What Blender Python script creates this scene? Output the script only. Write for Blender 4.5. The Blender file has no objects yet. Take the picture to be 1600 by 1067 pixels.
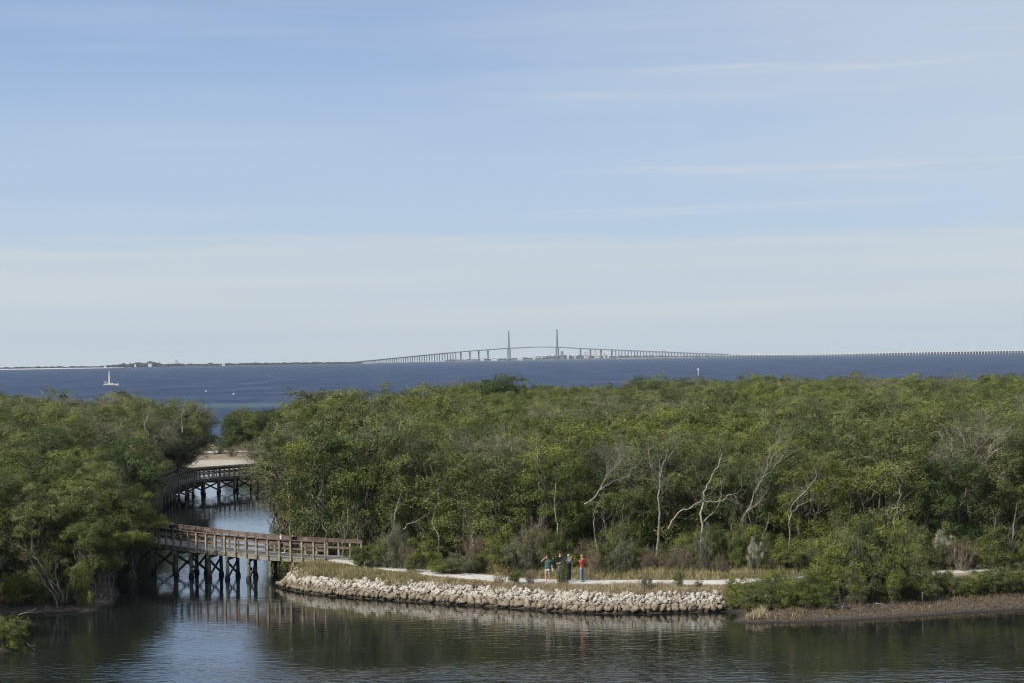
import bpy, math, random
import numpy as np
from mathutils import Vector, Matrix
random.seed(7); rng = np.random.default_rng(11)
SC = bpy.context.scene
COL = SC.collection
R = math.radians

# ------------------------------------------------------------------ camera
H = 15.0; F = 3200.0; PITCH = R(0.41); ROLL = 0.0156; RE = 7.3e6
FW = Vector((0, math.cos(PITCH), math.sin(PITCH))); UP = Vector((0, -math.sin(PITCH), math.cos(PITCH))); RT = Vector((1, 0, 0))
cR, sR = math.cos(ROLL), math.sin(ROLL)
camX = RT*cR - UP*sR; camY = RT*sR + UP*cR; camZ = -FW
cam = bpy.data.objects.new('camera', bpy.data.cameras.new('camera'))
COL.objects.link(cam)
cam.matrix_world = Matrix(((camX.x, camY.x, camZ.x, 0), (camX.y, camY.y, camZ.y, 0), (camX.z, camY.z, camZ.z, H), (0, 0, 0, 1)))
cam.data.sensor_width = 36; cam.data.lens = 72
cam.data.clip_start = 1; cam.data.clip_end = 60000
SC.camera = cam

def ray(px, py):
    a = (px-800)/F; b = (533.5-py)/F
    return camX*a + camY*b + FW
def pt(px, py, z=0.0):
    d = ray(px, py); t = (z-H)/d.z
    return Vector((d.x*t, d.y*t, z))
def ptd(px, py, dist):
    d = ray(px, py); t = dist/d.y
    return Vector((d.x*t, dist, H+d.z*t))
def sea_z(x, y): return -(x*x+y*y)/(2*RE)

# ------------------------------------------------------------------ light
SUN_EL = R(36); SUN_AZ = math.atan2(-0.80, -0.60)
w = bpy.data.worlds.new('World'); SC.world = w; w.use_nodes = True
nt = w.node_tree; N = nt.nodes; L = nt.links
for n in list(N): N.remove(n)
out = N.new('ShaderNodeOutputWorld'); bg = N.new('ShaderNodeBackground'); bg.inputs[1].default_value = 0.085
sky = N.new('ShaderNodeTexSky'); sky.sky_type = 'NISHITA'; sky.sun_disc = False
sky.sun_elevation = SUN_EL; sky.sun_rotation = SUN_AZ % (2*math.pi); sky.altitude = 0; sky.air_density = 1.0; sky.dust_density = 0.6; sky.ozone_density = 3.0
tc = N.new('ShaderNodeTexCoord'); sep = N.new('ShaderNodeSeparateXYZ'); L.new(tc.outputs['Generated'], sep.inputs[0])
def wmath(op, a, b=None, c=None):
    m = N.new('ShaderNodeMath'); m.operation = op
    for i, v in enumerate((a, b, c)):
        if v is None: continue
        if isinstance(v, (int, float)): m.inputs[i].default_value = v
        else: L.new(v, m.inputs[i])
    return m.outputs[0]
def wmap(v, a, b, c, d, smooth=True):
    m = N.new('ShaderNodeMapRange'); m.interpolation_type = 'SMOOTHSTEP' if smooth else 'LINEAR'
    L.new(v, m.inputs[0])
    for i, q in enumerate((a, b, c, d)): m.inputs[i+1].default_value = q
    return m.outputs[0]
def wnoise(scale, sx, sy, sz, detail=5, rough=0.55, rot=0.0, off=0.0):
    mp = N.new('ShaderNodeMapping'); mp.inputs['Scale'].default_value = (sx, sy, sz); mp.inputs['Rotation'].default_value = (0, rot, 0); mp.inputs['Location'].default_value = (off, 0, off)
    L.new(tc.outputs['Generated'], mp.inputs[0])
    n = N.new('ShaderNodeTexNoise'); n.inputs['Scale'].default_value = scale; n.inputs['Detail'].default_value = detail; n.inputs['Roughness'].default_value = rough
    L.new(mp.outputs[0], n.inputs['Vector']); return n.outputs[0]
def wmix(fac, a, b):
    m = N.new('ShaderNodeMix'); m.data_type = 'RGBA'
    if isinstance(fac, (int, float)): m.inputs[0].default_value = fac
    else: L.new(fac, m.inputs[0])
    for i, v in ((6, a), (7, b)):
        if isinstance(v, tuple): m.inputs[i].default_value = v
        else: L.new(v, m.inputs[i])
    return m.outputs[2]
def skyfac(f, a):   # veil thickness
    return wmath('MULTIPLY', f, a)
# air: deep blue overhead paling to the horizon
z = sep.outputs[2]
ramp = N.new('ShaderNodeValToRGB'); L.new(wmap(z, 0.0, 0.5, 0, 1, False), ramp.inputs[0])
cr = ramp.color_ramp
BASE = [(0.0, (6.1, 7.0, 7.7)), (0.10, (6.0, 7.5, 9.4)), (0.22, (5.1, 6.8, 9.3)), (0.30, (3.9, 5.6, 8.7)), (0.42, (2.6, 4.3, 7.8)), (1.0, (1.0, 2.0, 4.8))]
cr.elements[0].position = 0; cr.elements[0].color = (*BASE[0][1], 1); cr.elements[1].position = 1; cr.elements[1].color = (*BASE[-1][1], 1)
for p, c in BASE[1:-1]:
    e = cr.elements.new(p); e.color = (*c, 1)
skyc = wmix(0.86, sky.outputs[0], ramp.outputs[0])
# thin cirrus streaks, long and flat, everywhere
n1 = wnoise(3.0, 1.0, 1.0, 16.0, 4, 0.5, 0.05, 1.3)
n2 = wnoise(3.4, 1.0, 1.0, 30.0, 8, 0.7, 0.09, 6.3)
n3 = wnoise(1.2, 1.0, 1.0, 3.5, 2, 0.5, 0.03, 2.2)
cir = wmath('MULTIPLY', wmap(n1, 0.42, 0.68, 0, 1), wmap(n3, 0.35, 0.65, 0.25, 1))
streak = wmath('MULTIPLY', wmath('MULTIPLY', wmap(n2, 0.52, 0.68, 0, 1), wmap(n1, 0.4, 0.6, 0, 1)), wmap(sep.outputs[0], -.04, .08, .04, 1))
c1 = wmix(skyfac(cir, 0.2), skyc, (7.2, 7.9, 9.2, 1))
c2 = wmix(skyfac(streak, 0.45), c1, (7.9, 8.3, 9.2, 1))
vx = wmath('ADD', z, wmath('MULTIPLY', sep.outputs[0], .42)); vx = wmath('ADD', vx, wmath('MULTIPLY', wmath('SUBTRACT', n1, 0.5), .10))
c2 = wmix(skyfac(wmap(vx, 0.09, 0.25, 0, 1), 0.6), c2, (7.1, 7.8, 8.7, 1))
# low bank of veil cloud round the horizon with an uneven upper edge
zw = wmath('ADD', z, wmath('MULTIPLY', wmath('SUBTRACT', wnoise(5.0, 1, 1, 14.0, 5, 0.6, 0.0, 7.7), 0.5), 0.026))
bank = wmap(zw, 0.052, 0.060, 1, 0)
n4 = wnoise(3.0, 1.0, 1.0, 30.0, 4, 0.5, 0.02, 9.1)
bankc = wmix(wmap(n4, 0.3, 0.7, 0, 1), (6.7, 7.6, 8.5, 1), (7.3, 8.0, 8.4, 1))
c3 = wmix(skyfac(bank, 0.85), c2, bankc)
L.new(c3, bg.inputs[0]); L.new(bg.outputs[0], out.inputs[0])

sun = bpy.data.objects.new('sun', bpy.data.lights.new('sun', 'SUN')); COL.objects.link(sun)
sun.data.energy = 5.0; sun.data.angle = R(0.53); sun.data.color = (1.0, 0.92, 0.80)
SD = Vector((math.sin(SUN_AZ)*math.cos(SUN_EL), math.cos(SUN_AZ)*math.cos(SUN_EL), math.sin(SUN_EL)))
sun.rotation_euler = SD.to_track_quat('Z', 'Y').to_euler(); sun.location = (-50, -50, 80)
vs = SC.view_settings; vs.view_transform = 'Standard'; vs.look = 'None'; vs.exposure = 0.0; vs.gamma = 1.0
SC.render.engine = 'CYCLES'; SC.cycles.pixel_filter_type = 'BLACKMAN_HARRIS'; SC.cycles.filter_width = 1.15
cy = SC.cycles; cy.max_bounces = 6; cy.diffuse_bounces = 2; cy.glossy_bounces = 2; cy.transmission_bounces = 3; cy.transparent_max_bounces = 4; cy.volume_bounces = 0
cy.caustics_reflective = False; cy.caustics_refractive = False

# ------------------------------------------------------------------ helpers
def link(o, parent=None):
    COL.objects.link(o)
    if parent is not None: o.parent = parent
    return o
def tag(o, label=None, cat=None, group=None, kind=None):
    if label: o['label'] = label
    if cat: o['category'] = cat
    if group: o['group'] = group
    if kind: o['kind'] = kind
    return o
def empty(name, loc, label, cat, group=None, rz=0):
    o = bpy.data.objects.new(name, None); o.empty_display_size = 0.3
    o.location = loc; o.rotation_euler = (0, 0, rz); COL.objects.link(o)
    return tag(o, label, cat, group)
def np_mesh(name, V, Fq, mat=None, attrs=None, smooth=False, midx=None, mats=None):
    """V (n,3); Fq (m,k) array with constant k"""
    me = bpy.data.meshes.new(name)
    V = np.asarray(V, np.float32); Fq = np.asarray(Fq, np.int32); k = Fq.shape[1]; m = len(Fq)
    me.vertices.add(len(V)); me.vertices.foreach_set('co', V.ravel())
    me.loops.add(m*k); me.loops.foreach_set('vertex_index', Fq.ravel())
    me.polygons.add(m); me.polygons.foreach_set('loop_start', np.arange(0, m*k, k, dtype=np.int32))
    try: me.polygons.foreach_set('loop_total', np.full(m, k, np.int32))
    except Exception: pass
    if smooth: me.polygons.foreach_set('use_smooth', np.ones(m, bool))
    if mats:
        for q in mats: me.materials.append(q)
    elif mat: me.materials.append(mat)
    if midx is not None: me.polygons.foreach_set('material_index', np.asarray(midx, np.int32))
    me.update(calc_edges=True)
    if attrs:
        for an, (dom, arr) in attrs.items():
            a = me.attributes.new(an, 'FLOAT', dom); a.data.foreach_set('value', np.asarray(arr, np.float32))
    return me
def mesh_obj(name, me, parent=None, loc=None):
    o = bpy.data.objects.new(name, me); link(o, parent)
    if loc is not None: o.location = loc
    return o
def nrm(a): return a/np.maximum(np.linalg.norm(a, axis=-1, keepdims=True), 1e-9)

class MB:
    """collects polygons for one mesh"""
    def __init__(s): s.v = []; s.f = []
    def add(s, vs_, fs):
        b = len(s.v); s.v += [tuple(v) for v in vs_]; s.f += [tuple(i+b for i in f) for f in fs]; return s
    def box(s, c, size, rz=0.0, rx=0.0, ry=0.0):
        M = Matrix.Rotation(rz, 3, 'Z') @ Matrix.Rotation(rx, 3, 'X') @ Matrix.Rotation(ry, 3, 'Y')
        c = Vector(c); h = [q/2 for q in size]
        vs_ = [c + M @ Vector((x*h[0], y*h[1], z_*h[2])) for x in (-1, 1) for y in (-1, 1) for z_ in (-1, 1)]
        return s.add(vs_, [(0, 1, 3, 2), (4, 6, 7, 5), (0, 4, 5, 1), (2, 3, 7, 6), (0, 2, 6, 4), (1, 5, 7, 3)])
    def beam(s, a, b, wd, ht, up=Vector((0, 0, 1))):
        a = Vector(a); b = Vector(b); d = (b-a).normalized(); sd = d.cross(up)
        if sd.length < 1e-4: sd = Vector((1, 0, 0))
        sd.normalize(); u = sd.cross(d).normalized()
        vs_ = [p + sd*x*wd/2 + u*y*ht/2 for p in (a, b) for x, y in ((-1, -1), (1, -1), (1, 1), (-1, 1))]
        return s.add(vs_, [(3, 2, 1, 0), (4, 5, 6, 7), (0, 1, 5, 4), (1, 2, 6, 5), (2, 3, 7, 6), (3, 0, 4, 7)])
    def tube(s, pts, rad, n=6, cap=True):
        pts = [Vector(p) for p in pts]; m = len(pts)
        if isinstance(rad, (int, float)): rad = [rad]*m
        b = len(s.v); pu = None
        for i, p in enumerate(pts):
            d = (pts[min(i+1, m-1)]-pts[max(i-1, 0)]).normalized()
            ref = pu if pu is not None else (Vector((1, 0, 0)) if abs(d.x) < 0.8 else Vector((0, 1, 0)))
            u = (ref - d*ref.dot(d))
            if u.length < 1e-5: u = d.orthogonal()
            u.normalize(); pu = u; v = d.cross(u)
            for k in range(n):
                an = 2*math.pi*k/n; s.v.append(tuple(p + (u*math.cos(an)+v*math.sin(an))*rad[i]))
        for i in range(m-1):
            for k in range(n):
                k2 = (k+1) % n; s.f.append((b+i*n+k, b+i*n+k2, b+(i+1)*n+k2, b+(i+1)*n+k))
        if cap:
            s.f.append(tuple(b+k for k in reversed(range(n)))); s.f.append(tuple(b+(m-1)*n+k for k in range(n)))
        return s
    def ball(s, c, r, seg=8, rings=6, sc=(1, 1, 1)):
        c = Vector(c); b = len(s.v)
        for i in range(rings+1):
            t = math.pi*i/rings
            for k in range(seg):
                a = 2*math.pi*k/seg
                s.v.append((c.x+r*sc[0]*math.sin(t)*math.cos(a), c.y+r*sc[1]*math.sin(t)*math.sin(a), c.z+r*sc[2]*math.cos(t)))
        for i in range(rings):
            for k in range(seg):
                k2 = (k+1) % seg; s.f.append((b+i*seg+k, b+(i+1)*seg+k, b+(i+1)*seg+k2, b+i*seg+k2))
        return s
    def mesh(s, name, mat, smooth=False):
        me = bpy.data.meshes.new(name); me.from_pydata(s.v, [], s.f); me.materials.append(mat)
        if smooth:
            for p in me.polygons: p.use_smooth = True
        me.update(); return me
    def build(s, name, mat, parent=None, smooth=False):
        return mesh_obj(name, s.mesh(name, mat, smooth), parent)

# ------------------------------------------------------------------ materials
def new_mat(name):
    m = bpy.data.materials.new(name); m.use_nodes = True
    return m, m.node_tree.nodes, m.node_tree.links, m.node_tree.nodes['Principled BSDF']
def noise_node(N, L, scale, detail=4, rough=0.55, coord='Object', stretch=None):
    t = N.new('ShaderNodeTexCoord'); n = N.new('ShaderNodeTexNoise')
    n.inputs['Scale'].default_value = scale; n.inputs['Detail'].default_value = detail; n.inputs['Roughness'].default_value = rough
    if stretch:
        mp = N.new('ShaderNodeMapping'); mp.inputs['Scale'].default_value = stretch
        L.new(t.outputs[coord], mp.inputs[0]); L.new(mp.outputs[0], n.inputs['Vector'])
    else: L.new(t.outputs[coord], n.inputs['Vector'])
    return n.outputs[0]
def ramp_node(N, L, src, stops):
    r = N.new('ShaderNodeValToRGB'); L.new(src, r.inputs[0]); c = r.color_ramp
    c.elements[0].position = stops[0][0]; c.elements[0].color = (*stops[0][1], 1)
    c.elements[1].position = stops[-1][0]; c.elements[1].color = (*stops[-1][1], 1)
    for p, q in stops[1:-1]:
        e = c.elements.new(p); e.color = (*q, 1)
    return r.outputs[0]
def mixn(N, L, fac, a, b, mode='MIX'):
    m = N.new('ShaderNodeMix'); m.data_type = 'RGBA'; m.blend_type = mode
    if isinstance(fac, (int, float)): m.inputs[0].default_value = fac
    else: L.new(fac, m.inputs[0])
    for i, v in ((6, a), (7, b)):
        if isinstance(v, tuple): m.inputs[i].default_value = (*v, 1) if len(v) == 3 else v
        else: L.new(v, m.inputs[i])
    return m.outputs[2]
def maprange(N, L, v, a, b, c, d):
    m = N.new('ShaderNodeMapRange'); L.new(v, m.inputs[0])
    for i, q in enumerate((a, b, c, d)): m.inputs[i+1].default_value = q
    return m.outputs[0]
def bump(N, L, h, strength, dist, bsdf, normal=None):
    b = N.new('ShaderNodeBump'); b.inputs['Strength'].default_value = strength; b.inputs['Distance'].default_value = dist
    L.new(h, b.inputs['Height'])
    if normal: L.new(normal, b.inputs['Normal'])
    if bsdf: L.new(b.outputs[0], bsdf.inputs['Normal'])
    return b.outputs[0]
def simple(name, c1, c2, scale=4, rough=0.8, bs=0.0, bd=0.02, coord='Object', stretch=None, lo=0.35, hi=0.65):
    m, N, L, b = new_mat(name); n = noise_node(N, L, scale, 5, 0.6, coord, stretch)
    L.new(ramp_node(N, L, n, [(lo, c1), (hi, c2)]), b.inputs['Base Color']); b.inputs['Roughness'].default_value = rough
    b.inputs['Specular IOR Level'].default_value = 0.25
    if bs: bump(N, L, n, bs, bd, b)
    return m
def leaf_mat(name, tones, sub=0.18):
    """tones: (dark, light) pairs across the per-plant random value; attribute 'tint' varies leaf by leaf"""
    m, N, L, b = new_mat(name)
    oi = N.new('ShaderNodeObjectInfo'); at = N.new('ShaderNodeAttribute'); at.attribute_name = 'tint'
    k = len(tones)
    da = ramp_node(N, L, oi.outputs['Random'], [(i/(k-1), t[0]) for i, t in enumerate(tones)])
    li = ramp_node(N, L, oi.outputs['Random'], [(i/(k-1), t[1]) for i, t in enumerate(tones)])
    c = mixn(N, L, at.outputs['Fac'], da, li)
    L.new(c, b.inputs['Base Color']); b.inputs['Roughness'].default_value = 0.5; b.inputs['Specular IOR Level'].default_value = 0.35
    tr = N.new('ShaderNodeBsdfTranslucent'); L.new(c, tr.inputs[0])
    ms = N.new('ShaderNodeMixShader'); ms.inputs[0].default_value = sub
    L.new(b.outputs[0], ms.inputs[1]); L.new(tr.outputs[0], ms.inputs[2]); L.new(ms.outputs[0], N['Material Output'].inputs[0])
    return m
M = {}
M['leaf_green'] = leaf_mat('mangrove leaves', [((.022, .034, .008), (0.162, 0.209, 0.035)), ((.032, .042, .014), (0.215, 0.238, 0.064)), ((.020, .032, .008), (0.139, 0.180, 0.032)), ((.038, .048, .010), (0.278, 0.302, 0.044)), ((.030, .038, .015), (0.197, 0.215, 0.075)), ((.022, .034, .008), (0.180, 0.220, 0.035))])
M['leaf_grey'] = leaf_mat('grey leaves', [((.055, .062, .030), (0.240, 0.247, 0.119)), ((.070, .072, .040), (0.280, 0.274, 0.160)), ((.055, .060, .026), (0.253, 0.253, 0.107))])
M['leaf_dark'] = leaf_mat('dark leaves', [((.020, .036, .010), (0.091, 0.137, 0.029)), ((.024, .038, .012), (0.111, 0.156, 0.039))])
M['leaf_bright'] = leaf_mat('bright leaves', [((.055, .075, .012), (0.254, 0.289, 0.042)), ((.060, .078, .014), (0.224, 0.254, 0.047))])
M['leaf_silver'] = leaf_mat('silvery shrub', [((.070, .080, .045), (.190, .205, .120)), ((.080, .085, .045), (.200, .200, .115))], 0.15)
M['leaf_brown'] = leaf_mat('dry brown scrub', [((.10, .070, .035), (.24, .180, .095)), ((.09, .065, .035), (.21, .160, .085))], 0.15)
M['leaf_white'] = leaf_mat('pale seed heads', [((.30, .31, .22), (.62, .62, .48)), ((.3, .31, .22), (.6, .6, .46))], 0.2)
M['leaf_yellow'] = leaf_mat('yellow flowers', [((.35, .26, .01), (.75, .55, .02)), ((.35, .26, .01), (.75, .55, .02))], 0.2)
M['grass'] = leaf_mat('grass blades', [((.19, .15, .085), (.52, .44, .28)), ((.19, .15, .085), (.52, .44, .28))], 0.2)
M['grass_green'] = leaf_mat('green grass blades', [((.12, .115, .045), (.40, .36, .17)), ((.12, .115, .045), (.40, .36, .17))], 0.2)
M['bark'] = simple('bark', (.08, .07, .058), (.21, .19, .165), 3, .9, .3, .02)
M['deadwood'] = simple('bleached wood', (.11, .098, .082), (.33, .305, .265), 5, .85, .3, .02)
M['paledead'] = simple('pale bleached wood', (.17, .155, .13), (.43, .405, .36), 5, .85)
M['plank'] = simple('weathered planks', (.19, .185, .165), (.36, .35, .32), 3, .85, .3, .01, stretch=(1, 6, 6))
M['post'] = simple('weathered posts', (.15, .145, .11), (.33, .31, .25), 3, .85, .2, .01)
M['rail'] = simple('brown rail timber', (.080, .062, .050), (.20, .150, .115), 1.8, .8, .2, .01)
M['path'] = simple('crushed shell path', (.36, .345, .30), (.62, .605, .565), .9, .95, .4, .03, lo=.25, hi=.6)
M['concrete'] = simple('bridge concrete', (.11, .115, .13), (.16, .165, .18), .02, .9)  # shade on the bridge's sides is put into this dark base colour
M['darkpier'] = simple('shade-dark concrete', (.05, .052, .06), (.08, .082, .09), .02, .9)  # darker still: shade below the trestle deck painted into the pier colour
M['concrete_lit'] = simple('pale concrete', (.40, .40, .39), (.52, .52, .50), .02, .9)  # lit copy of the concrete, sunlight put into the deck colour
M['white'] = simple('white paint', (.68, .69, .68), (.80, .80, .79), .5, .5)
M['offwhite'] = simple('offwhite render', (.55, .54, .50), (.70, .69, .65), .05, .8)
M['bluegrey'] = simple('blue grey cladding', (.16, .20, .25), (.22, .27, .32), .05, .6)
M['glassdark'] = simple('window glass', (.06, .08, .10), (.10, .13, .16), .1, .2)
M['farwood'] = simple('distant trees', (.022, .032, .034), (.038, .050, .046), .01, .95)
M['black'] = simple('black rubber', (.015, .015, .016), (.03, .03, .03), 5, .5)
def skin_like(n, a): return simple(n, tuple(q*.88 for q in a), a, 6, .7)
M['skin'] = skin_like('skin', (.52, .33, .24))
for n_, c_ in dict(teal=(.075, .15, .15), khaki=(.40, .33, .23), black_cloth=(.012, .012, .018), denim=(.10, .14, .21), dark_denim=(.030, .040, .075), navy=(.022, .028, .060), red=(.42, .085, .085), periwinkle=(.16, .20, .50), lavender=(.72, .71, .76), grey_blue=(.17, .23, .28), white_cloth=(.75, .75, .72), hair_brown=(.06, .035, .02), hair_black=(.015, .012, .01), hair_grey=(.30, .27, .22), hair_blond=(.35, .22, .10), dark_shoe=(.02, .02, .022), bag_grey=(.36, .33, .28)).items():
    M[n_] = simple(n_.replace('_', ' '), tuple(q*.8 for q in c_), c_, 9, .85)

def pile_mat():
    m, N, L, b = new_mat('timber piles')
    g = N.new('ShaderNodeNewGeometry'); s = N.new('ShaderNodeSeparateXYZ'); L.new(g.outputs['Position'], s.inputs[0])
    n = noise_node(N, L, 3.0, 4, .6)
    base = ramp_node(N, L, n, [(.3, (.06, .063, .045)), (.7, (.17, .172, .12))])
    a = N.new('ShaderNodeMath'); a.operation = 'MULTIPLY_ADD'; L.new(n, a.inputs[0]); a.inputs[1].default_value = -.35; L.new(s.outputs[2], a.inputs[2])
    k = maprange(N, L, a.outputs[0], 0.05, 0.25, 1, 0)
    L.new(mixn(N, L, k, base, (.020, .021, .020)), b.inputs['Base Color']); b.inputs['Roughness'].default_value = .8
    bump(N, L, n, .3, .02, b); return m
M['pile'] = pile_mat()
def stone_mat():
    m, N, L, b = new_mat('limestone')
    g = N.new('ShaderNodeNewGeometry'); s = N.new('ShaderNodeSeparateXYZ'); L.new(g.outputs['Position'], s.inputs[0])
    n = noise_node(N, L, 2.2, 5, .6); oi = N.new('ShaderNodeAttribute'); oi.attribute_name = 'tint'
    white = ramp_node(N, L, n, [(.25, (.20, .18, .14)), (.6, (.39, .365, .31))])
    white = mixn(N, L, oi.outputs['Fac'], white, (.52, .50, .45))
    tan = ramp_node(N, L, n, [(.25, (.13, .105, .07)), (.75, (.33, .285, .215))])
    a = N.new('ShaderNodeMath'); a.operation = 'MULTIPLY_ADD'; L.new(n, a.inputs[0]); a.inputs[1].default_value = .35; L.new(s.outputs[2], a.inputs[2])
    c = mixn(N, L, maprange(N, L, a.outputs[0], .60, .86, 0, 1), tan, white)
    c = mixn(N, L, maprange(N, L, a.outputs[0], .27, .40, 1, 0), c, (.035, .032, .026))
    L.new(c, b.inputs['Base Color']); b.inputs['Roughness'].default_value = .9; b.inputs['Specular IOR Level'].default_value = .2
    bump(N, L, noise_node(N, L, 9, 4, .6), .5, .03, b); return m
M['stone'] = stone_mat()

def ground_mat():
    m, N, L, b = new_mat('ground')
    n = noise_node(N, L, .9, 7, .65); n2 = noise_node(N, L, 4.5, 5, .65)
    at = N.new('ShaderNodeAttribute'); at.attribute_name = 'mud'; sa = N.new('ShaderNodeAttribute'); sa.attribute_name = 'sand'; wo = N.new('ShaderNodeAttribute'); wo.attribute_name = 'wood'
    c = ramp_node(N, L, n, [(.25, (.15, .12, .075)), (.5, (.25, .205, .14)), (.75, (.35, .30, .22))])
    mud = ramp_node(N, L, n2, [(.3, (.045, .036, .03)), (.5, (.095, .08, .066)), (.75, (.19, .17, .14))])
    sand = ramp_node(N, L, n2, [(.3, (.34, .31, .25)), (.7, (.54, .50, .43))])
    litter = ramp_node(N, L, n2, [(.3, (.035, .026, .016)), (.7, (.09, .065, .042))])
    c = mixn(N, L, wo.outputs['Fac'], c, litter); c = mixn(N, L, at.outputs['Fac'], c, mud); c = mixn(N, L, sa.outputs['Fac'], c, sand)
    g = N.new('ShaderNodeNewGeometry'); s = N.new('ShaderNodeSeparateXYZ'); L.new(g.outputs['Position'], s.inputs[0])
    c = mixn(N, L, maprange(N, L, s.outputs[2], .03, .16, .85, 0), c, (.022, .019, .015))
    L.new(c, b.inputs['Base Color']); b.inputs['Roughness'].default_value = .95; b.inputs['Specular IOR Level'].default_value = .15
    bump(N, L, n2, .6, .08, b); return m
M['ground'] = ground_mat()

def lagoon_mat():
    m, N, L, b = new_mat('lagoon water')
    n = noise_node(N, L, .05, 3, .5)
    L.new(ramp_node(N, L, n, [(.3, (.010, .014, .016)), (.7, (.015, .018, .015))]), b.inputs['Base Color'])
    b.inputs['Roughness'].default_value = .02; b.inputs['IOR'].default_value = 1.5
    big = noise_node(N, L, 1.0, 2, .5, stretch=(.9, 1.9, 1)); fine = noise_node(N, L, 3.0, 3, .6, stretch=(1.0, 1.6, 1))
    patch = noise_node(N, L, .06, 2, .5, stretch=(1, 1.6, 1))
    k = maprange(N, L, patch, .38, .62, .3, 1.0)
    gy = N.new('ShaderNodeNewGeometry'); sy = N.new('ShaderNodeSeparateXYZ'); L.new(gy.outputs['Position'], sy.inputs[0])
    ky = maprange(N, L, sy.outputs[1], 96, 116, 1.5, .45); kk = N.new('ShaderNodeMath'); kk.operation = 'MULTIPLY'; L.new(k, kk.inputs[0]); L.new(ky, kk.inputs[1]); k = kk.outputs[0]
    def mul(a, b_):
        q = N.new('ShaderNodeMath'); q.operation = 'MULTIPLY'; L.new(a, q.inputs[0])
        if isinstance(b_, float): q.inputs[1].default_value = b_
        else: L.new(b_, q.inputs[1])
        return q.outputs[0]
    nn = bump(N, L, mul(big, k), 1.0, .034, None); bump(N, L, mul(fine, k), .7, .010, b, nn)
    return m
def sea_mat():
    m, N, L, b = new_mat('bay water')
    g = N.new('ShaderNodeNewGeometry'); s = N.new('ShaderNodeSeparateXYZ'); L.new(g.outputs['Position'], s.inputs[0])
    def no(sc, st, d=4, r=.6):
        return noise_node(N, L, sc, d, r, stretch=st)
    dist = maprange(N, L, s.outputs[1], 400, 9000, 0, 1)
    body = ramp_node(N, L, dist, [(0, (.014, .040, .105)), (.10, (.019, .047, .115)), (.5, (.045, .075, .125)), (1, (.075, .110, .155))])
    wv = no(.22, (1, .32, 1)); wv2 = no(.03, (1, .25, 1), 5, .65)
    body = mixn(N, L, maprange(N, L, wv, .35, .68, 0, .9), body, (.008, .020, .058))
    wv3 = no(.45, (1, .13, 1), 3, .7); body = mixn(N, L, maprange(N, L, wv3, .44, .60, 0, .9), body, (.007, .018, .055))
    wv4 = no(.06, (1, .5, 1), 4, .65); body = mixn(N, L, maprange(N, L, wv4, .38, .62, 0, .75), body, (.010, .024, .066))
    body = mixn(N, L, maprange(N, L, wv2, .42, .64, 0, .5), body, (.060, .105, .175))
    # pale seagrass shoal some way out
    sh = N.new('ShaderNodeMath'); sh.operation = 'SUBTRACT'; L.new(s.outputs[1], sh.inputs[0]); sh.inputs[1].default_value = 690
    ab = N.new('ShaderNodeMath'); ab.operation = 'ABSOLUTE'; L.new(sh.outputs[0], ab.inputs[0])
    wob = N.new('ShaderNodeMath'); wob.operation = 'MULTIPLY_ADD'; L.new(wv2, wob.inputs[0]); wob.inputs[1].default_value = -90; L.new(ab.outputs[0], wob.inputs[2])
    body = mixn(N, L, maprange(N, L, wob.outputs[0], -28, 5, .42, 0), body, (.10, .17, .13))
    caps = no(.5, (1, .5, 1), 3, .7)
    body = mixn(N, L, maprange(N, L, caps, .74, .80, 0, .5), body, (.5, .55, .6))
    L.new(body, b.inputs['Base Color']); b.inputs['Roughness'].default_value = .45; b.inputs['IOR'].default_value = 1.333; b.inputs['Specular IOR Level'].default_value = .10
    bump(N, L, wv, 1.0, 1.2, b)
    return m
M['lagoon'] = lagoon_mat(); M['sea'] = sea_mat()

# ------------------------------------------------------------------ terrain
front_px = [(430, 915), (467, 924.5), (515, 930), (562, 934), (657, 940), (730, 945), (800, 949.5), (912, 957.5), (1025, 957.5), (1135, 955)]
rock_line = [pt(a, b).to_2d() for a, b in front_px]
mud_line = [pt(a, b).to_2d() for a, b in [(1152, 961), (1141, 971), (1160, 975), (1270, 972.5), (1345, 969), (1420, 965), (1500, 959), (1600, 953), (1720, 947)]]
LAG = [(-220, -60), (-220, 60), (-60, 103), (-31, 104.5), (-26.6, 106.5), (-26.2, 108.5), (-28.5, 111), (-34, 112.5), (-34, 117.5), (-31, 121.8), (-28, 122.8), (-25.6, 123.6), (-24.8, 126.5), (-25.6, 133), (-27.6, 141), (-28.8, 147), (-29.6, 156), (-30.2, 166), (-31.5, 173), (-36.0, 179), (-37.5, 188), (-38.5, 205), (-39.3, 225), (-38.2, 236), (-38.0, 254), (-42, 270), (-44, 286), (-36, 291), (-27, 289), (-22, 280), (-23, 262), (-27.0, 251), (-27, 236), (-24.5, 215), (-22, 190), (-19.2, 166), (-17.4, 152), (-15.0, 145.5), (-14.6, 140)]
LAG += [tuple(p) for p in rock_line] + [tuple(p) for p in mud_line] + [(60, 112), (220, 90), (220, -60)]
LAG = np.array(LAG, float)
def poly_sdf(P, poly):
    """+ inside"""
    x, y = P[:, 0], P[:, 1]; n = len(poly); d = np.full(len(P), 1e18); ins = np.zeros(len(P), bool)
    for i in range(n):
        a = poly[i]; b = poly[(i+1) % n]; e = b-a
        t = np.clip(((x-a[0])*e[0]+(y-a[1])*e[1])/max(e @ e, 1e-9), 0, 1)
        d = np.minimum(d, (x-a[0]-t*e[0])**2+(y-a[1]-t*e[1])**2)
        c = ((a[1] > y) != (b[1] > y)); xx = a[0]+(y-a[1])*e[0]/(e[1] if abs(e[1]) > 1e-12 else 1e-12)
        ins ^= c & (x < xx)
    return np.where(ins, 1, -1)*np.sqrt(d)
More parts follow.
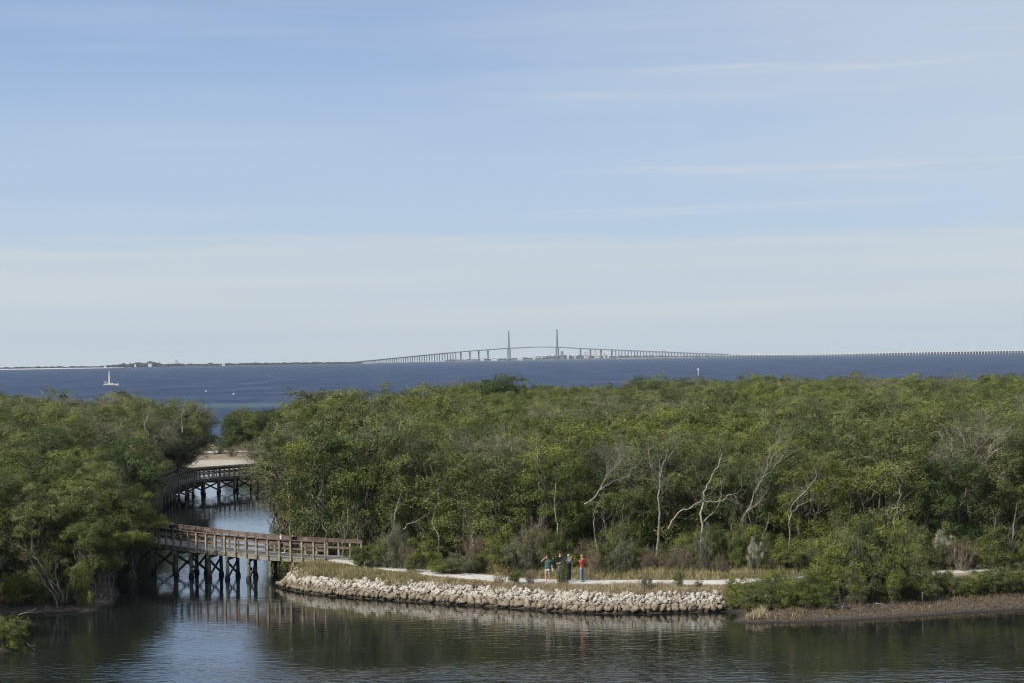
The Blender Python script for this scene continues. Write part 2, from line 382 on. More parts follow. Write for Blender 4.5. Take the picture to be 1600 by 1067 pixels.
def bay_shore(x): return 425 + 12*np.sin(x*.031+1) + 6*np.sin(x*.083) + np.where(x < -20, np.minimum(50, (-20-x)*.0), 0) - 66*np.exp(-((x+42)/26.)**4)
def land_d(P):
    P = np.asarray(P, float)
    a = -poly_sdf(P, LAG)
    return np.minimum(a, bay_shore(P[:, 0])-P[:, 1])
PATH_PX = [(528, 873, 1.55), (575, 880.5, 1.4), (620, 887.5, 1.3), (680, 894.5, 1.2), (735, 900, 1.15), (776, 904, 1.1), (822, 908, 1.1), (900, 909.5, 1.1), (1000, 909.5, 1.1), (1110, 910, 1.1), (1240, 905, 1.1), (1350, 899.5, 1.1), (1459, 893, 1.1), (1560, 885.5, 1.1), (1620, 880, 1.1), (1800, 868, 1.1)]
PATH = np.array([tuple(pt(a, b, c)) for a, b, c in PATH_PX])
# second strip of shell path over the far neck, seen left of the main forest
def wob(x, y): return .5*np.sin(x*.31+y*.17)+.3*np.sin(x*.83-y*.41+2)+.2*np.sin(x*1.9+y*1.3)
def seg_dist(P, Q):
    d = np.full(len(P), 1e9); h = np.zeros(len(P))
    for i in range(len(Q)-1):
        a = Q[i]; b = Q[i+1]; e = (b-a)[:2]; t = np.clip(((P[:, :2]-a[:2]) @ e)/(e @ e), 0, 1)
        dd = np.linalg.norm(P[:, :2]-a[:2]-t[:, None]*e, axis=1); k = dd < d
        d = np.where(k, dd, d); h = np.where(k, a[2]+t*(b[2]-a[2]), h)
    return d, h
def ground_h(P):
    P = np.asarray(P, float); x, y = P[:, 0], P[:, 1]
    d = land_d(P)
    s = lambda q: np.clip(q, 0, 1)**2*(3-2*np.clip(q, 0, 1))
    rock = .90*s(d/1.25)+.25*s((d-1.1)/4)
    mud = .10*s(d/.6)+.40*s((d-.4)/3.0)+.6*s((d-3)/5)
    soft = .15*s(d/.8)+.7*s(d/6)
    xr = rock_line[-1][0]
    wr = s((x+19)/3)*(1-s((x-xr+.6)/1.2))*(y < 150)
    wm = s((x-xr+.6)/1.2)*(y < 150)
    h = wr*rock+wm*mud+(1-wr-wm)*soft
    h = h + .06*wob(x, y)*s(d/3)
    pd, ph = seg_dist(P, PATH)
    k = 1-s((pd-1.3)/2.2)
    h = np.where(d > 0, h*(1-k*s(d/2.5))+ph*k*s(d/2.5), h)
    h = np.where(d > 0, h, np.maximum(-1.2, d*.35))
    return h
def gh(x, y): return float(ground_h(np.array([[x, y]]))[0])
def grid_terrain(name, xs, ys):
    X, Y = np.meshgrid(xs, ys); P = np.stack([X.ravel(), Y.ravel()], 1); Z = ground_h(P)
    nx, ny = len(xs), len(ys); idx = np.arange(nx*ny).reshape(ny, nx)
    Q = np.stack([idx[:-1, :-1], idx[:-1, 1:], idx[1:, 1:], idx[1:, :-1]], -1).reshape(-1, 4)
    d = land_d(P); xr = rock_line[-1][0]
    mud = ((P[:, 0] > xr-.5) & (P[:, 1] < 150) & (d < 5.5)) | ((P[:, 0] < -20) & (d < 3) & (P[:, 1] < 200))
    zf = pt(340, 722, .5); sand = np.clip(1.5-np.hypot((P[:, 0]-(zf.x+1))/8, (P[:, 1]-291)/5)*1.25, 0, 1)*(P[:, 1] > 286)
    fy = 132.2+.0*P[:, 0]
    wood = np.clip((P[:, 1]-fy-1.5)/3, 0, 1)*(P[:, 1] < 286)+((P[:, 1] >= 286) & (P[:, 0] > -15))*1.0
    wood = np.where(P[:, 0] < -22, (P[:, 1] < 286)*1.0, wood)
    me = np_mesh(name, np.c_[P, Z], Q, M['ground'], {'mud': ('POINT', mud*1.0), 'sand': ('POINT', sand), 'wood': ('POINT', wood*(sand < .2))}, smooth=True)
    return tag(mesh_obj(name, me), kind='structure')
xs = np.r_[np.arange(-220, -48, 4), np.arange(-48, 48, .5), np.arange(48, 224, 4)]
ys = np.r_[np.arange(-60, 96, 6), np.arange(96, 160, .5), np.arange(160, 300, 1.5), np.arange(300, 460, 4)]
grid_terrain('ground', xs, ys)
# lagoon sheet
me = np_mesh('lagoon_water', [(-220, -60, 0), (220, -60, 0), (220, 330, 0), (-220, 330, 0)], [(0, 1, 2, 3)], M['lagoon'])
tag(mesh_obj('lagoon_water', me), kind='structure')
# bay: a curved sheet out past the horizon
th = np.radians(np.linspace(-80, 80, 161)); rr = np.r_[330, np.geomspace(345, 14800, 70)]
TT, RR = np.meshgrid(th, rr); X = np.sin(TT)*RR; Y = np.cos(TT)*RR
flat = RR == 330; Y = np.where(flat, 332, np.maximum(Y, 332))
Zs = -(X**2+Y**2)/(2*RE); idx = np.arange(X.size).reshape(X.shape)
Q = np.stack([idx[:-1, :-1], idx[1:, :-1], idx[1:, 1:], idx[:-1, 1:]], -1).reshape(-1, 4)[:, ::-1]
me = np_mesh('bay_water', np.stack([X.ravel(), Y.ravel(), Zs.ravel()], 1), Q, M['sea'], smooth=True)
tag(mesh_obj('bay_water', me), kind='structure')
# path ribbon
def ribbon(name, pts, width, mat, lift=.03):
    pts = np.asarray(pts); 
    t = np.linspace(0, len(pts)-1, 160); P = np.stack([np.interp(t, range(len(pts)), pts[:, k]) for k in range(3)], 1)
    ker = np.ones(7)/7
    for k in range(3): 
        q = np.convolve(np.pad(P[:, k], 3, 'edge'), ker, 'valid'); P[:, k] = q
    T = nrm(np.gradient(P[:, :2], axis=0)); Nn = np.stack([-T[:, 1], T[:, 0]], 1); V = []
    cols = 7
    for i in range(len(P)):
        wv = width*(1+.06*math.sin(i*.7)+.05*math.sin(i*1.9))
        for c in range(cols):
            o = (c/(cols-1)-.5)*wv; xy = P[i, :2]+Nn[i]*o; V.append((xy[0], xy[1], max(P[i, 2], gh(xy[0], xy[1]) if 0 else P[i, 2])+lift-.10*abs(c/(cols-1)-.5)*2*(abs(c/(cols-1)-.5) > .45)))
    idx = np.arange(len(V)).reshape(-1, cols)
    Q = np.stack([idx[:-1, :-1], idx[:-1, 1:], idx[1:, 1:], idx[1:, :-1]], -1).reshape(-1, 4)[:, ::-1]
    return tag(mesh_obj(name, np_mesh(name, V, Q, mat, smooth=True)), kind='structure')
ribbon('path', PATH, 2.9, M['path'], .06)
fp = np.array([tuple(pt(a, b, .9)) for a, b in [(250, 708), (330, 706.5), (383, 705.5), (460, 704.5)]])
def far_ribbon():
    V = []; Fq = []
    for i, p in enumerate(fp): V += [(p[0], p[1]-2, gh(p[0], p[1]-2)+.12), (p[0], p[1]+3, gh(p[0], p[1]+3)+.16)]
    for i in range(len(fp)-1): Fq.append((2*i, 2*i+2, 2*i+3, 2*i+1))
    tag(mesh_obj('path', np_mesh('path', V, Fq, M['path'])), kind='structure')
far_ribbon()

# ------------------------------------------------------------------ foliage kit
def rand_dirs(n, r=rng):
    v = r.normal(size=(n, 3)); return nrm(v)
def leaf_quads(C, Nn, L_, W_, r=rng):
    n = len(C); t = nrm(np.cross(Nn, rand_dirs(n, r))); b = np.cross(Nn, t)
    L_ = np.asarray(L_).reshape(-1, 1); W_ = np.asarray(W_).reshape(-1, 1)
    V = np.stack([C-t*L_/2, C-b*W_/2, C+t*L_/2, C+b*W_/2], 1).reshape(-1, 3)
    return V, np.arange(4*n).reshape(n, 4)
def tubes_np(paths, sides=4):
    """paths: list of (pts(k,3), radii(k))"""
    Vs = []; Fs = []; b = 0
    an = np.arange(sides)*2*np.pi/sides; ca, sa = np.cos(an), np.sin(an)
    for P, r in paths:
        P = np.asarray(P, float); k = len(P); r = np.broadcast_to(np.asarray(r, float), (k,))
        T = nrm(np.gradient(P, axis=0)); ref = np.where(np.abs(T[:, :1]) < .8, [[1., 0, 0]], [[0, 1., 0]])
        ref = np.tile([[0.31, 0.95, 0.05]], (k, 1)) if abs(T[:, 1]).mean() < .8 else np.tile([[1., .1, .05]], (k, 1))
        u = nrm(np.cross(T, ref)); v = np.cross(T, u)
        V = P[:, None]+(u[:, None]*ca[None, :, None]+v[:, None]*sa[None, :, None])*r[:, None, None]
        idx = b+np.arange(k*sides).reshape(k, sides)
        Q = np.stack([idx[:-1], np.roll(idx[:-1], -1, 1), np.roll(idx[1:], -1, 1), idx[1:]], -1).reshape(-1, 4)
        Vs.append(V.reshape(-1, 3)); Fs.append(Q); b += k*sides
    return np.concatenate(Vs), np.concatenate(Fs)
def bent(a, b, r, k=5, wob=.1):
    a = np.asarray(a, float); b = np.asarray(b, float); t = np.linspace(0, 1, k)[:, None]
    P = a+(b-a)*t; L_ = np.linalg.norm(b-a)
    P[1:-1] += r.normal(size=(k-2, 3))*L_*wob; return P
def crown_mesh(name, seed, h, rad, zb, nclump, nleaf, leaf, mats, twigs=60, crr=(.55, 1.1), flat=.66, wood_r=.022, full=False, rag=.15):
    """crown of leaf clumps with fine twigs; two materials, leaves then wood"""
    r = np.random.default_rng(seed)
    d = rand_dirs(nclump, r); d[:, 2] = np.abs(d[:, 2])**.8*np.sign(d[:, 2]+.45)
    u = r.random(nclump)**.40
    zc = zb+(h-zb)*.42
    lob = 1+.22*np.sin(3*np.arctan2(d[:, 1], d[:, 0])+seed)+rag*r.normal(size=nclump)
    C = np.stack([d[:, 0]*rad*u*lob, d[:, 1]*rad*u*lob, zc+np.where(d[:, 2] > 0, d[:, 2]*(h-zc-.4), d[:, 2]*(zc-zb))*u], 1)
    if full:     # leafy right down the sides
        k = r.random(nclump) < .6; a_ = r.uniform(0, 6.28, nclump); z_ = zb+(h-zb)*.85*r.random(nclump); q_ = rad*(.55+.42*r.random(nclump))*(1-.25*((z_-zb)/(h-zb))**2)
        C[k] = np.stack([np.cos(a_)*q_, np.sin(a_)*q_, z_], 1)[k]
    C[:, 2] += rag*r.normal(size=nclump)*1.2
    rc = r.uniform(*crr, nclump)
    Ls = []; Ns = []; Ts = []
    for i in range(nclump):
        n = int(nleaf*rc[i]**2/(np.mean(crr)**2))
        q = rand_dirs(n, r); q[:, 2] = np.where(r.random(n) < .6, np.abs(q[:, 2]), q[:, 2])
        # sub-sprigs make the clump's edge ragged
        sp = rand_dirs(12, r)*[1, 1, .7]; k = r.integers(0, 12, n)
        q = nrm(q*.45+sp[k])
        P = C[i]+q*[1, 1, flat]*rc[i]*(.70+.36*r.random((n, 1))) + r.normal(size=(n, 3))*.05
        Ls.append(P); Ns.append(nrm(q*.85+np.array([0, 0, .45])+rand_dirs(n, r)*.6))
        ct = r.uniform(-.25, .28); Ts.append(np.clip(.48+ct+r.normal(size=n)*.15, 0, 1))
    C_ = np.concatenate(Ls); V, Q = leaf_quads(C_, np.concatenate(Ns), leaf*r.uniform(.7, 1.3, len(C_)), leaf*.55*r.uniform(.8, 1.2, len(C_)), r)
    tint = np.repeat(np.concatenate(Ts), 1)
    paths = []
    for i in r.choice(nclump, min(twigs, nclump*3)):
        c = C[i]; e = c+rand_dirs(1, r)[0]*rc[i]*[1, 1, .8]+[0, 0, .25]; a = np.array([c[0]*.55, c[1]*.55, c[2]-.9])
        paths.append((bent(a, e, r, 4, .08), np.linspace(wood_r*1.3, wood_r*.4, 4)))
    TV, TQ = tubes_np(paths, 3) if paths else (np.zeros((0, 3)), np.zeros((0, 4), int))
    nl = len(Q); VV = np.concatenate([V, TV]); QQ = np.concatenate([Q, TQ+len(V)])
    me = np_mesh(name, VV, QQ, None, {'tint': ('FACE', np.r_[tint, np.full(len(TQ), .5)])}, midx=np.r_[np.zeros(nl), np.ones(len(TQ))], mats=mats)
    return me, C
def trunk_mesh(name, seed, C, h, mat, stems=4, r0=.10, spread=.6):
    r = np.random.default_rng(seed+99); paths = []
    C = C[C[:, 2] > C[:, 2].mean()*.6]
    for s in range(stems):
        a = np.array([r.normal()*.25, r.normal()*.25, -.2]); tip = C[r.integers(len(C))]*[.75, .75, .92]
        P = bent(a, tip, r, 7, .045); P[:, 0] *= 1; paths.append((P, np.linspace(r0*r.uniform(.7, 1.2), r0*.3, 7)))
        for q in range(5):
            i = r.integers(2, 6); e = C[r.integers(len(C))]
            e = P[i]+(e-P[i])*min(1, 2.6/max(np.linalg.norm(e-P[i]), .1)); paths.append((bent(P[i], e, r, 5, .08), np.linspace(r0*.42, r0*.12, 5)))
    # prop roots
    for s in range(5):
        an = r.uniform(0, 6.28); rr_ = r.uniform(.5, 1.1); zt = r.uniform(.5, 1.3)
        paths.append((np.array([[.08*math.cos(an), .08*math.sin(an), zt], [rr_*.6*math.cos(an), rr_*.6*math.sin(an), zt*.8], [rr_*math.cos(an), rr_*math.sin(an), -.25]]), [.03, .03, .025]))
    V, Q = tubes_np(paths, 5)
    return np_mesh(name, V, Q, mat, smooth=True)

VAR = []   # (crown mesh, trunk mesh, height, kind)
def mkvar(kind, seed, h, rad, zb, ncl, nl, leaf, lm, wm, tw, **kw):
    cm, C = crown_mesh('crown', seed, h, rad, zb, ncl, nl, leaf, [M[lm], M[wm]], tw, **kw)
    VAR.append((cm, trunk_mesh('trunk', seed, C, h, M['bark'] if kind != 'grey' else M['deadwood']), h, kind))
for s in range(4): mkvar('green', 100+s, 9.0, 2.7, 3.0, 50, 470, .115, 'leaf_green', 'bark', 60, rag=.2)
for s in range(4): mkvar('low', 150+s, 8.2, 2.5, .5, 74, 340, .11, 'leaf_green', 'bark', 90, full=True, rag=.2)
for s in range(3): mkvar('grey', 200+s, 8.8, 2.8, 2.0, 78, 230, .09, 'leaf_grey', 'deadwood', 170, wood_r=.024, rag=.2)
for s in range(2): mkvar('bright', 250+s, 8.4, 2.5, 3.0, 46, 450, .12, 'leaf_bright', 'bark', 40, rag=.2)
mkvar('dark', 300, 8.6, 2.7, .9, 64, 420, .12, 'leaf_dark', 'bark', 50, full=True, rag=.2)
KIND = {}
for i, v in enumerate(VAR): KIND.setdefault(v[3], []).append(i)

# ------------------------------------------------------------------ forest layout
def proj(x, y, z):
    d = Vector((x, y, z-H)); dd = d.dot(FW); return 800+F*d.dot(camX)/dd, 533.5-F*d.dot(camY)/dd
def jitter(x0, x1, y0, y1, s):
    g = []
    row = 0; y = y0
    while y < y1:
        x = x0+(row % 2)*s*.5
        while x < x1:
            g.append((x+rng.uniform(-.38, .38)*s, y+rng.uniform(-.38, .38)*s)); x += s
        y += s*.87; row += 1
    return np.array(g)
P = jitter(-150, 190, 103, 425, 3.7)
d = land_d(P); x, y = P[:, 0], P[:, 1]
edge = 132.6 + 1.0*np.sin(x*.35) + np.where(x < -2, (-2-x)*.42, 0) - np.clip((x-22)*.18, 0, 3)
main = (x > -29) & (y > edge) & (d > .5) & ~((y > 262) & (x < -12-(y-262)*.0)) & ~((y > 150) & (x < -29))
left = (x <= -25) & (y < 258) & (d > .4) & ~((y < 122) & (x > -31))
left |= (x < -64) & (y < 330) & (d > .4)
back = (y > 319) & (y < 350) & (x < -12)
# keep the boardwalk's own lane clear
BW = np.array([(-10.8, 138.1, 1.58), (-13.5, 139.0, 1.66), (-16.2, 140.0, 1.76), (-18.8, 141.3, 1.9), (-21.3, 143.0, 2.03), (-24.0, 145.6, 2.12), (-27.2, 149.4, 2.18), (-31.2, 154.2, 2.2), (-34.6, 161, 2.15), (-35.6, 170, 2.08), (-35.0, 179, 2.0), (-35.2, 192, 1.95), (-36.8, 208, 1.9), (-37.5, 221, 1.85), (-36.6, 229, 1.82), (-34.3, 234, 1.8), (-31.5, 238.0, 1.78), (-28.2, 241.5, 1.75), (-24.5, 244, 1.7), (-20, 246, 1.6)])
bd, _ = seg_dist(np.c_[P, np.zeros(len(P))], BW)
ok = (main | left | back) & (bd > np.where(x < -24, 2.3, 3.0))
# a trunk must not stand on the path
pd_, _ = seg_dist(np.c_[P, np.zeros(len(P))], PATH); ok &= pd_ > 3.4
# only what the lens or a step aside can see
ok &= (np.abs(x) < y*.25+22)
P = P[ok]; d = d[ok]; x, y = P[:, 0], P[:, 1]; bd = bd[ok]
T = []
for i in range(len(P)):
    xx, yy = P[i]
    patch = math.sin(xx*.11+yy*.05+1.3)+math.sin(xx*.05-yy*.09+.4)+.6*math.sin(xx*.23+yy*.19)+rng.normal()*.8
    px, _ = proj(xx, yy, 5)
    leftb = xx < -24 and yy < 262 and px < 330
    backb = yy > 300 and xx < -12
    h = 8.9+.7*math.sin(xx*.09+yy*.07)+rng.normal()*.85
    edgey = 133.4+(max(0, -2-xx)*.42)
    if backb: kind = 'dark' if rng.random() < .8 else 'green'; h = (1.6 if px < 358 else 6.7)+rng.normal()*.45
    elif leftb:
        kind = 'grey' if patch > 1.1 else ('dark' if patch < -1.0 else ('low' if rng.random() < .45 else 'green'))
        h = 7.2 + np.clip((yy-124)/45, 0, 1)*3.0+rng.normal()*.5
        if d[i] < 3 and yy < 135: h = 5.6+rng.random()
        if xx > -33 and yy < 152: kind = 'green'
        if px > 240: h = min(h, 9.9 + rng.normal()*.4)
    else:
        kind = 'grey' if patch > 1.0 else ('bright' if patch < -1.3 else ('low' if rng.random() < .3 else 'green'))
        if yy < edgey+7: kind = rng.choice(['low', 'low', 'low', 'low', 'low', 'low', 'grey', 'dark'])
        if xx < -6: h += 1.0
        if xx < -8 and yy > 165 and patch > .5: kind = 'grey'
        if -20 < px-560 < 400 and False: pass
        if d[i] < 4: h -= 1.2
        if yy > 190: h -= min(1.3, (yy-190)/70)*(1 if px < 1000 else .55)
    vi = int(rng.choice(KIND[kind])); vh = VAR[vi][2]
    s = h/vh; sx = s*rng.uniform(.9, 1.12)
    # taller pokes on the skyline
    T.append([xx, yy, gh(xx, yy)-.05, rng.uniform(0, 6.28), sx, s, vi, kind, leftb, backb])
skypoke = [(765, 330, 13.0, 'dark', 1.2), (780, 333, 12.6, 'dark', 1.15), (750, 331, 11.6, 'dark', 1.0), (796, 336, 11.2, 'dark', .8), (458, 250, 10.4, 'dark', .5), (455, 262, 9.3, 'dark', .6), (1012, 395, 11.4, 'dark', 1.2), (1062, 398, 10.8, 'dark', .9), (1225, 380, 10.3, 'grey', 1.3), (1500, 360, 10.6, 'grey', 1.4), (610, 300, 10.3, 'green', 1.1), (175, 215, 11.2, 'green', 1.0), (70, 240, 11.0, 'green', .9), (215, 210, 11.0, 'grey', 1.0), (545, 280, 10.4, 'grey', 1.1)]
for px, yy, h, kind, ws in skypoke:
    xx = (px-800)/F*yy; vi = KIND[kind][0]
    T.append([xx, yy, gh(xx, yy), rng.uniform(0, 6.28), h/VAR[vi][2]*ws, h/VAR[vi][2], vi, kind, px < 330, False])
for xx, yy, h, kind in ((-27.6, 130.5, 7.4, 'green'), (-27.9, 136.5, 8.2, 'green'), (-28.3, 142, 8.4, 'green'), (-30.6, 147.0, 8.4, 'low'), (-31.4, 138, 8.6, 'low'), (-31.9, 160.8, 7.0, 'low'), (-32.2, 167.0, 7.6, 'low'), (-31.9, 175.5, 5.4, 'low'), (-38.6, 180, 8.0, 'low'), (-26.6, 142.6, 6.8, 'green'), (-40.6, 243, 9.4, 'dark'), (-40.2, 236.5, 9.0, 'dark'), (-42.5, 243, 9.6, 'dark'), (-42.0, 251, 9.4, 'dark'), (-36.6, 146, 9.5, 'low'), (-38.9, 184, 8.4, 'low'), (-39.6, 192, 9.2, 'dark'), (-40.6, 201, 9.4, 'low'), (-41.4, 212, 9.6, 'dark'), (-41.8, 222, 9.4, 'dark'), (-41.5, 233, 9.4, 'dark')):
    vi = int(rng.choice(KIND[kind])); T.append([xx, yy, gh(xx, yy)-.05, rng.uniform(0, 6.28), h/VAR[vi][2], h/VAR[vi][2], vi, kind, True, False])
def vis_key(t):
    px, py = proj(t[0], t[1], 5); off = max(0, -60-px, px-1660)
    return t[1]+off*10 - (25 if t[8] and t[1] < 250 else 0) - (140 if t[9] and -0 < px < 480 else 0)
T.sort(key=vis_key)
NI = 262
desc = {'green': 'leafy green mangrove', 'low': 'low-leafed mangrove', 'grey': 'twiggy grey-green mangrove', 'bright': 'yellow-green mangrove', 'dark': 'dark dense mangrove'}
def zone(t):
    px, py = proj(t[0], t[1], 5)
    if t[9]: return 'on the sandy neck beyond the far boardwalk'
    if t[8]:
        side = 'near the left frame edge' if px < 60 else ('left of middle' if px < 130 else ('right of middle' if px < 190 else 'nearest the boardwalk'))
        if t[1] < 134: return 'on the left bank, front rank, '+side
        if t[1] < 150: return 'on the left bank, second rank, '+side
        return ('on the left bank, third rank, ' if t[1] < 185 else 'at the back of the left bank, ')+side
    if t[1] < 143+max(0, -2-t[0])*.42: row = 'front row of the wood'
    elif t[1] < 165: row = 'second rank of the wood'
    else: row = 'canopy farther back'
    if px < 490: return row+', beside the channel'
    if px < 560: return row+', behind the near boardwalk end'
    if px < 640: return row+', by the round shrub'
    if px < 740: return row+', behind the path bend'
    if px < 820: return row+', above the yellow flowers'
    if px < 900: return row+', right behind the people'
    if px < 1080: return row+', by the straight bare tree'
    if px < 1180: return row+', behind the twisted white tree'
    if px < 1300: return row+', behind the leaning grey tree'
    if px < 1420: return row+', above the tall shore bushes'
    return row+', at far right'
srcs = {}
for k, t in enumerate(T[:NI]):
    xx, yy, zz, rz, sx, sz, vi, kind, lb, bb = t
    cm, tm, vh, _ = VAR[vi]
    lab = desc[kind]+' in '+zone(t) if not (lb or bb) else desc[kind]+' '+zone(t)
    e = empty('mangrove_tree', (xx, yy, zz), lab, 'tree', 'mangroves: '+lab, rz)
    e.scale = (sx, sx, sz)
    c = mesh_obj('crown', cm, e); mesh_obj('trunk', tm, e)
    srcs.setdefault(vi, c)
# distant rest of the canopy: one object, crowns instanced on points
rest = T[NI:]
def canopy(rest):
    me = bpy.data.meshes.new('mangrove_canopy'); me.vertices.add(len(rest))
    me.vertices.foreach_set('co', np.array([[t[0], t[1], t[2]] for t in rest], np.float32).ravel())
    vis = sorted(srcs)
    for an, typ, arr in (('var', 'INT', [vis.index(t[6]) if t[6] in vis else 0 for t in rest]), ('rz', 'FLOAT', [t[3] for t in rest]), ('sx', 'FLOAT', [t[4] for t in rest]), ('sz', 'FLOAT', [t[5] for t in rest])):
        a = me.attributes.new(an, typ, 'POINT'); a.data.foreach_set('value', np.array(arr, np.int32 if typ == 'INT' else np.float32))
    o = mesh_obj('mangrove_canopy', me); tag(o, 'unbroken mangrove canopy stretching back to the bay behind the nearer trees', 'forest', kind='stuff')
    g = bpy.data.node_groups.new('canopy', 'GeometryNodeTree'); g.interface.new_socket('Geometry', in_out='INPUT', socket_type='NodeSocketGeometry'); g.interface.new_socket('Geometry', in_out='OUTPUT', socket_type='NodeSocketGeometry')
    n = g.nodes; l = g.links; gi = n.new('NodeGroupInput'); go = n.new('NodeGroupOutput')
    jn = n.new('GeometryNodeJoinGeometry')
    for vi in reversed(vis):
        ob = n.new('GeometryNodeObjectInfo'); ob.transform_space = 'ORIGINAL'; ob.inputs['Object'].default_value = srcs[vi]; ob.inputs['As Instance'].default_value = True
        l.new(ob.outputs['Geometry'], jn.inputs[0])
    ip = n.new('GeometryNodeInstanceOnPoints'); l.new(gi.outputs[0], ip.inputs['Points']); l.new(jn.outputs[0], ip.inputs['Instance']); ip.inputs['Pick Instance'].default_value = True
    def at(nm, dt):
        a = n.new('GeometryNodeInputNamedAttribute'); a.data_type = dt; a.inputs['Name'].default_value = nm
        return [q for q in a.outputs if q.enabled and q.name == 'Attribute'][0]
    l.new(at('var', 'INT'), ip.inputs['Instance Index'])
    cx = n.new('ShaderNodeCombineXYZ'); l.new(at('rz', 'FLOAT'), cx.inputs[2]); l.new(cx.outputs[0], ip.inputs['Rotation'])
    cs = n.new('ShaderNodeCombineXYZ'); sx_ = at('sx', 'FLOAT'); l.new(sx_, cs.inputs[0]); l.new(sx_, cs.inputs[1]); l.new(at('sz', 'FLOAT'), cs.inputs[2]); l.new(cs.outputs[0], ip.inputs['Scale'])
    l.new(ip.outputs[0], go.inputs[0])
    md = o.modifiers.new('canopy', 'NODES'); md.node_group = g
    return o
canopy(rest)
print('trees', len(T), 'individual', NI)

# ------------------------------------------------------------------ dead and bare trees
def deadtree(mains, dist, label, mat='deadwood', twig=3, seed=0, group=None, name='dead_tree', dz=0.0, tl=1.0):
    """mains: list of (pixel polyline, base radius m, tip radius m); depth wanders about dist"""
    r = np.random.default_rng(seed+5000); 
    b = ptd(*mains[0][0][0], dist); base = Vector((b.x, b.y, gh(b.x, b.y))) if dz == 0 else b
    e = empty(name, base, label, 'dead tree', group)
    trunk = []; branches = []; tw = []
    for mi, (pl, ra, rb) in enumerate(mains):
        pts = []
        for j, p in enumerate(pl):
            q = ptd(p[0], p[1], dist+(r.normal()*.25 if j else 0)+ (r.uniform(-.5, .5) if mi else 0)); pts.append(q-base)
        if mi == 0 and dz == 0: pts[0] = Vector((pts[0].x, pts[0].y, -.2))
        A = np.array([tuple(q) for q in pts]); t = np.linspace(0, len(A)-1, max(5, len(A)*3))
        B = np.stack([np.interp(t, range(len(A)), A[:, k]) for k in range(3)], 1); B[1:-1] += r.normal(size=(len(B)-2, 3))*.035
        rad = np.linspace(ra*.60, rb*.52, len(B)); (trunk if mi == 0 else branches).append((B, rad))
        # twigs grow off the outer half
        def grow(P0, D0, L0, R0, lev):
            n = 5; pts2 = [P0]; D = D0.copy()
            for s in range(n):
                D = nrm(D+r.normal(size=3)*.22+np.array([0, 0, .05])); pts2.append(pts2[-1]+D*L0/n)
            tw.append((np.array(pts2), np.linspace(R0, R0*.35, n+1)))
            if lev > 0:
                for s in range(2):
                    k = r.integers(1, n+1); grow(pts2[k], nrm(D0+rand_dirs(1, r)[0]*.9), L0*r.uniform(.45, .75), R0*.6, lev-1)
        for s in range(int(twig*(1+len(pl))*.6+.5)):
            k = int(r.integers(len(B)*4//10, len(B))); D = nrm(nrm((B[-1]-B[len(B)//2]))*.7+rand_dirs(1, r)[0]*.8+[0, 0, .25])
            grow(B[k], D, r.uniform(.7, 1.6)*tl, max(.009, rad[k]*.30), 2)
    V, Q = tubes_np(trunk, 7); mesh_obj('trunk', np_mesh('trunk', V, Q, M[mat], smooth=True), e)
    for br in branches:
        V, Q = tubes_np([br], 6); mesh_obj('branch', np_mesh('branch', V, Q, M[mat], smooth=True), e)
    if tw:
        V, Q = tubes_np(tw, 3); tag(mesh_obj('twigs', np_mesh('twigs', V, Q, M[mat]), e), kind='stuff')
    return e
deadtree([([(1029, 886), (1028, 850), (1031, 800), (1028, 775), (1032, 745), (1030, 720)], .16, .07),
          ([(1029, 780), (1042, 760), (1048, 745)], .06, .02), ([(1030, 745), (1018, 730), (1012, 705), (1022, 695)], .07, .03),
          ([(1031, 745), (1036, 722), (1044, 705), (1040, 688)], .07, .03), ([(1044, 715), (1056, 700), (1050, 680)], .04, .02)],
         131.6, 'tall straight bare tree with pale forked top rising behind the path, right of the people', seed=1, twig=2.5)
deadtree([([(1094, 838), (1098, 812), (1094, 800), (1101, 780), (1099, 768), (1110, 750), (1112, 740), (1124, 725), (1128, 708)], .12, .05),
          ([(1099, 782), (1116, 785), (1128, 782), (1138, 772), (1152, 770)], .09, .03), ([(1096, 816), (1110, 804), (1120, 796), (1127, 776), (1127, 762)], .06, .02),
          ([(1099, 780), (1088, 788), (1080, 794)], .06, .02)], 131.0, 'white twisted dead tree with crossing crooked limbs in front of the wood', 'paledead', seed=2, twig=1.2)
deadtree([([(1044, 826), (1050, 812), (1062, 798), (1078, 793), (1092, 783), (1099, 781)], .09, .05)], 131.3, 'arched white dead limb reaching left from the twisted dead tree', 'paledead', seed=3, twig=.4, dz=1, name='dead_branch')
deadtree([([(1142, 868), (1150, 838), (1158, 815), (1172, 790), (1184, 760), (1196, 735), (1208, 712)], .11, .04),
          ([(1150, 838), (1166, 800), (1186, 785), (1200, 765)], .06, .02), ([(1190, 745), (1206, 735), (1222, 712), (1230, 700)], .05, .02), ([(1196, 735), (1204, 705), (1216, 690), (1218, 680)], .05, .02)],
         130.6, 'leaning grey bare tree fanning up to the right with a spray of fine twigs', seed=4, twig=4, tl=1.2)
deadtree([([(1231, 888), (1233, 850), (1234, 812), (1236, 790), (1250, 775), (1262, 765), (1276, 745), (1272, 730), (1278, 718)], .09, .03),
          ([(1236, 800), (1252, 788), (1270, 778)], .06, .02), ([(1234, 812), (1230, 795), (1240, 780)], .05, .02)],
         130.0, 'thin bare tree with one crooked limb bending right above the shore bushes', seed=5, twig=2)
deadtree([([(913, 787), (926, 780), (938, 765), (948, 742), (958, 735), (966, 724), (975, 716)], .11, .04),
          ([(938, 765), (954, 752), (968, 748), (984, 742), (1010, 746)], .06, .02), ([(930, 775), (944, 748), (950, 736)], .05, .02), ([(958, 735), (962, 722), (968, 712)], .04, .02)],
         131.8, 'bare grey limbs slanting up to the right, left of the tall straight bare tree', seed=6, twig=5, dz=1, tl=1.3, name='dead_branch')
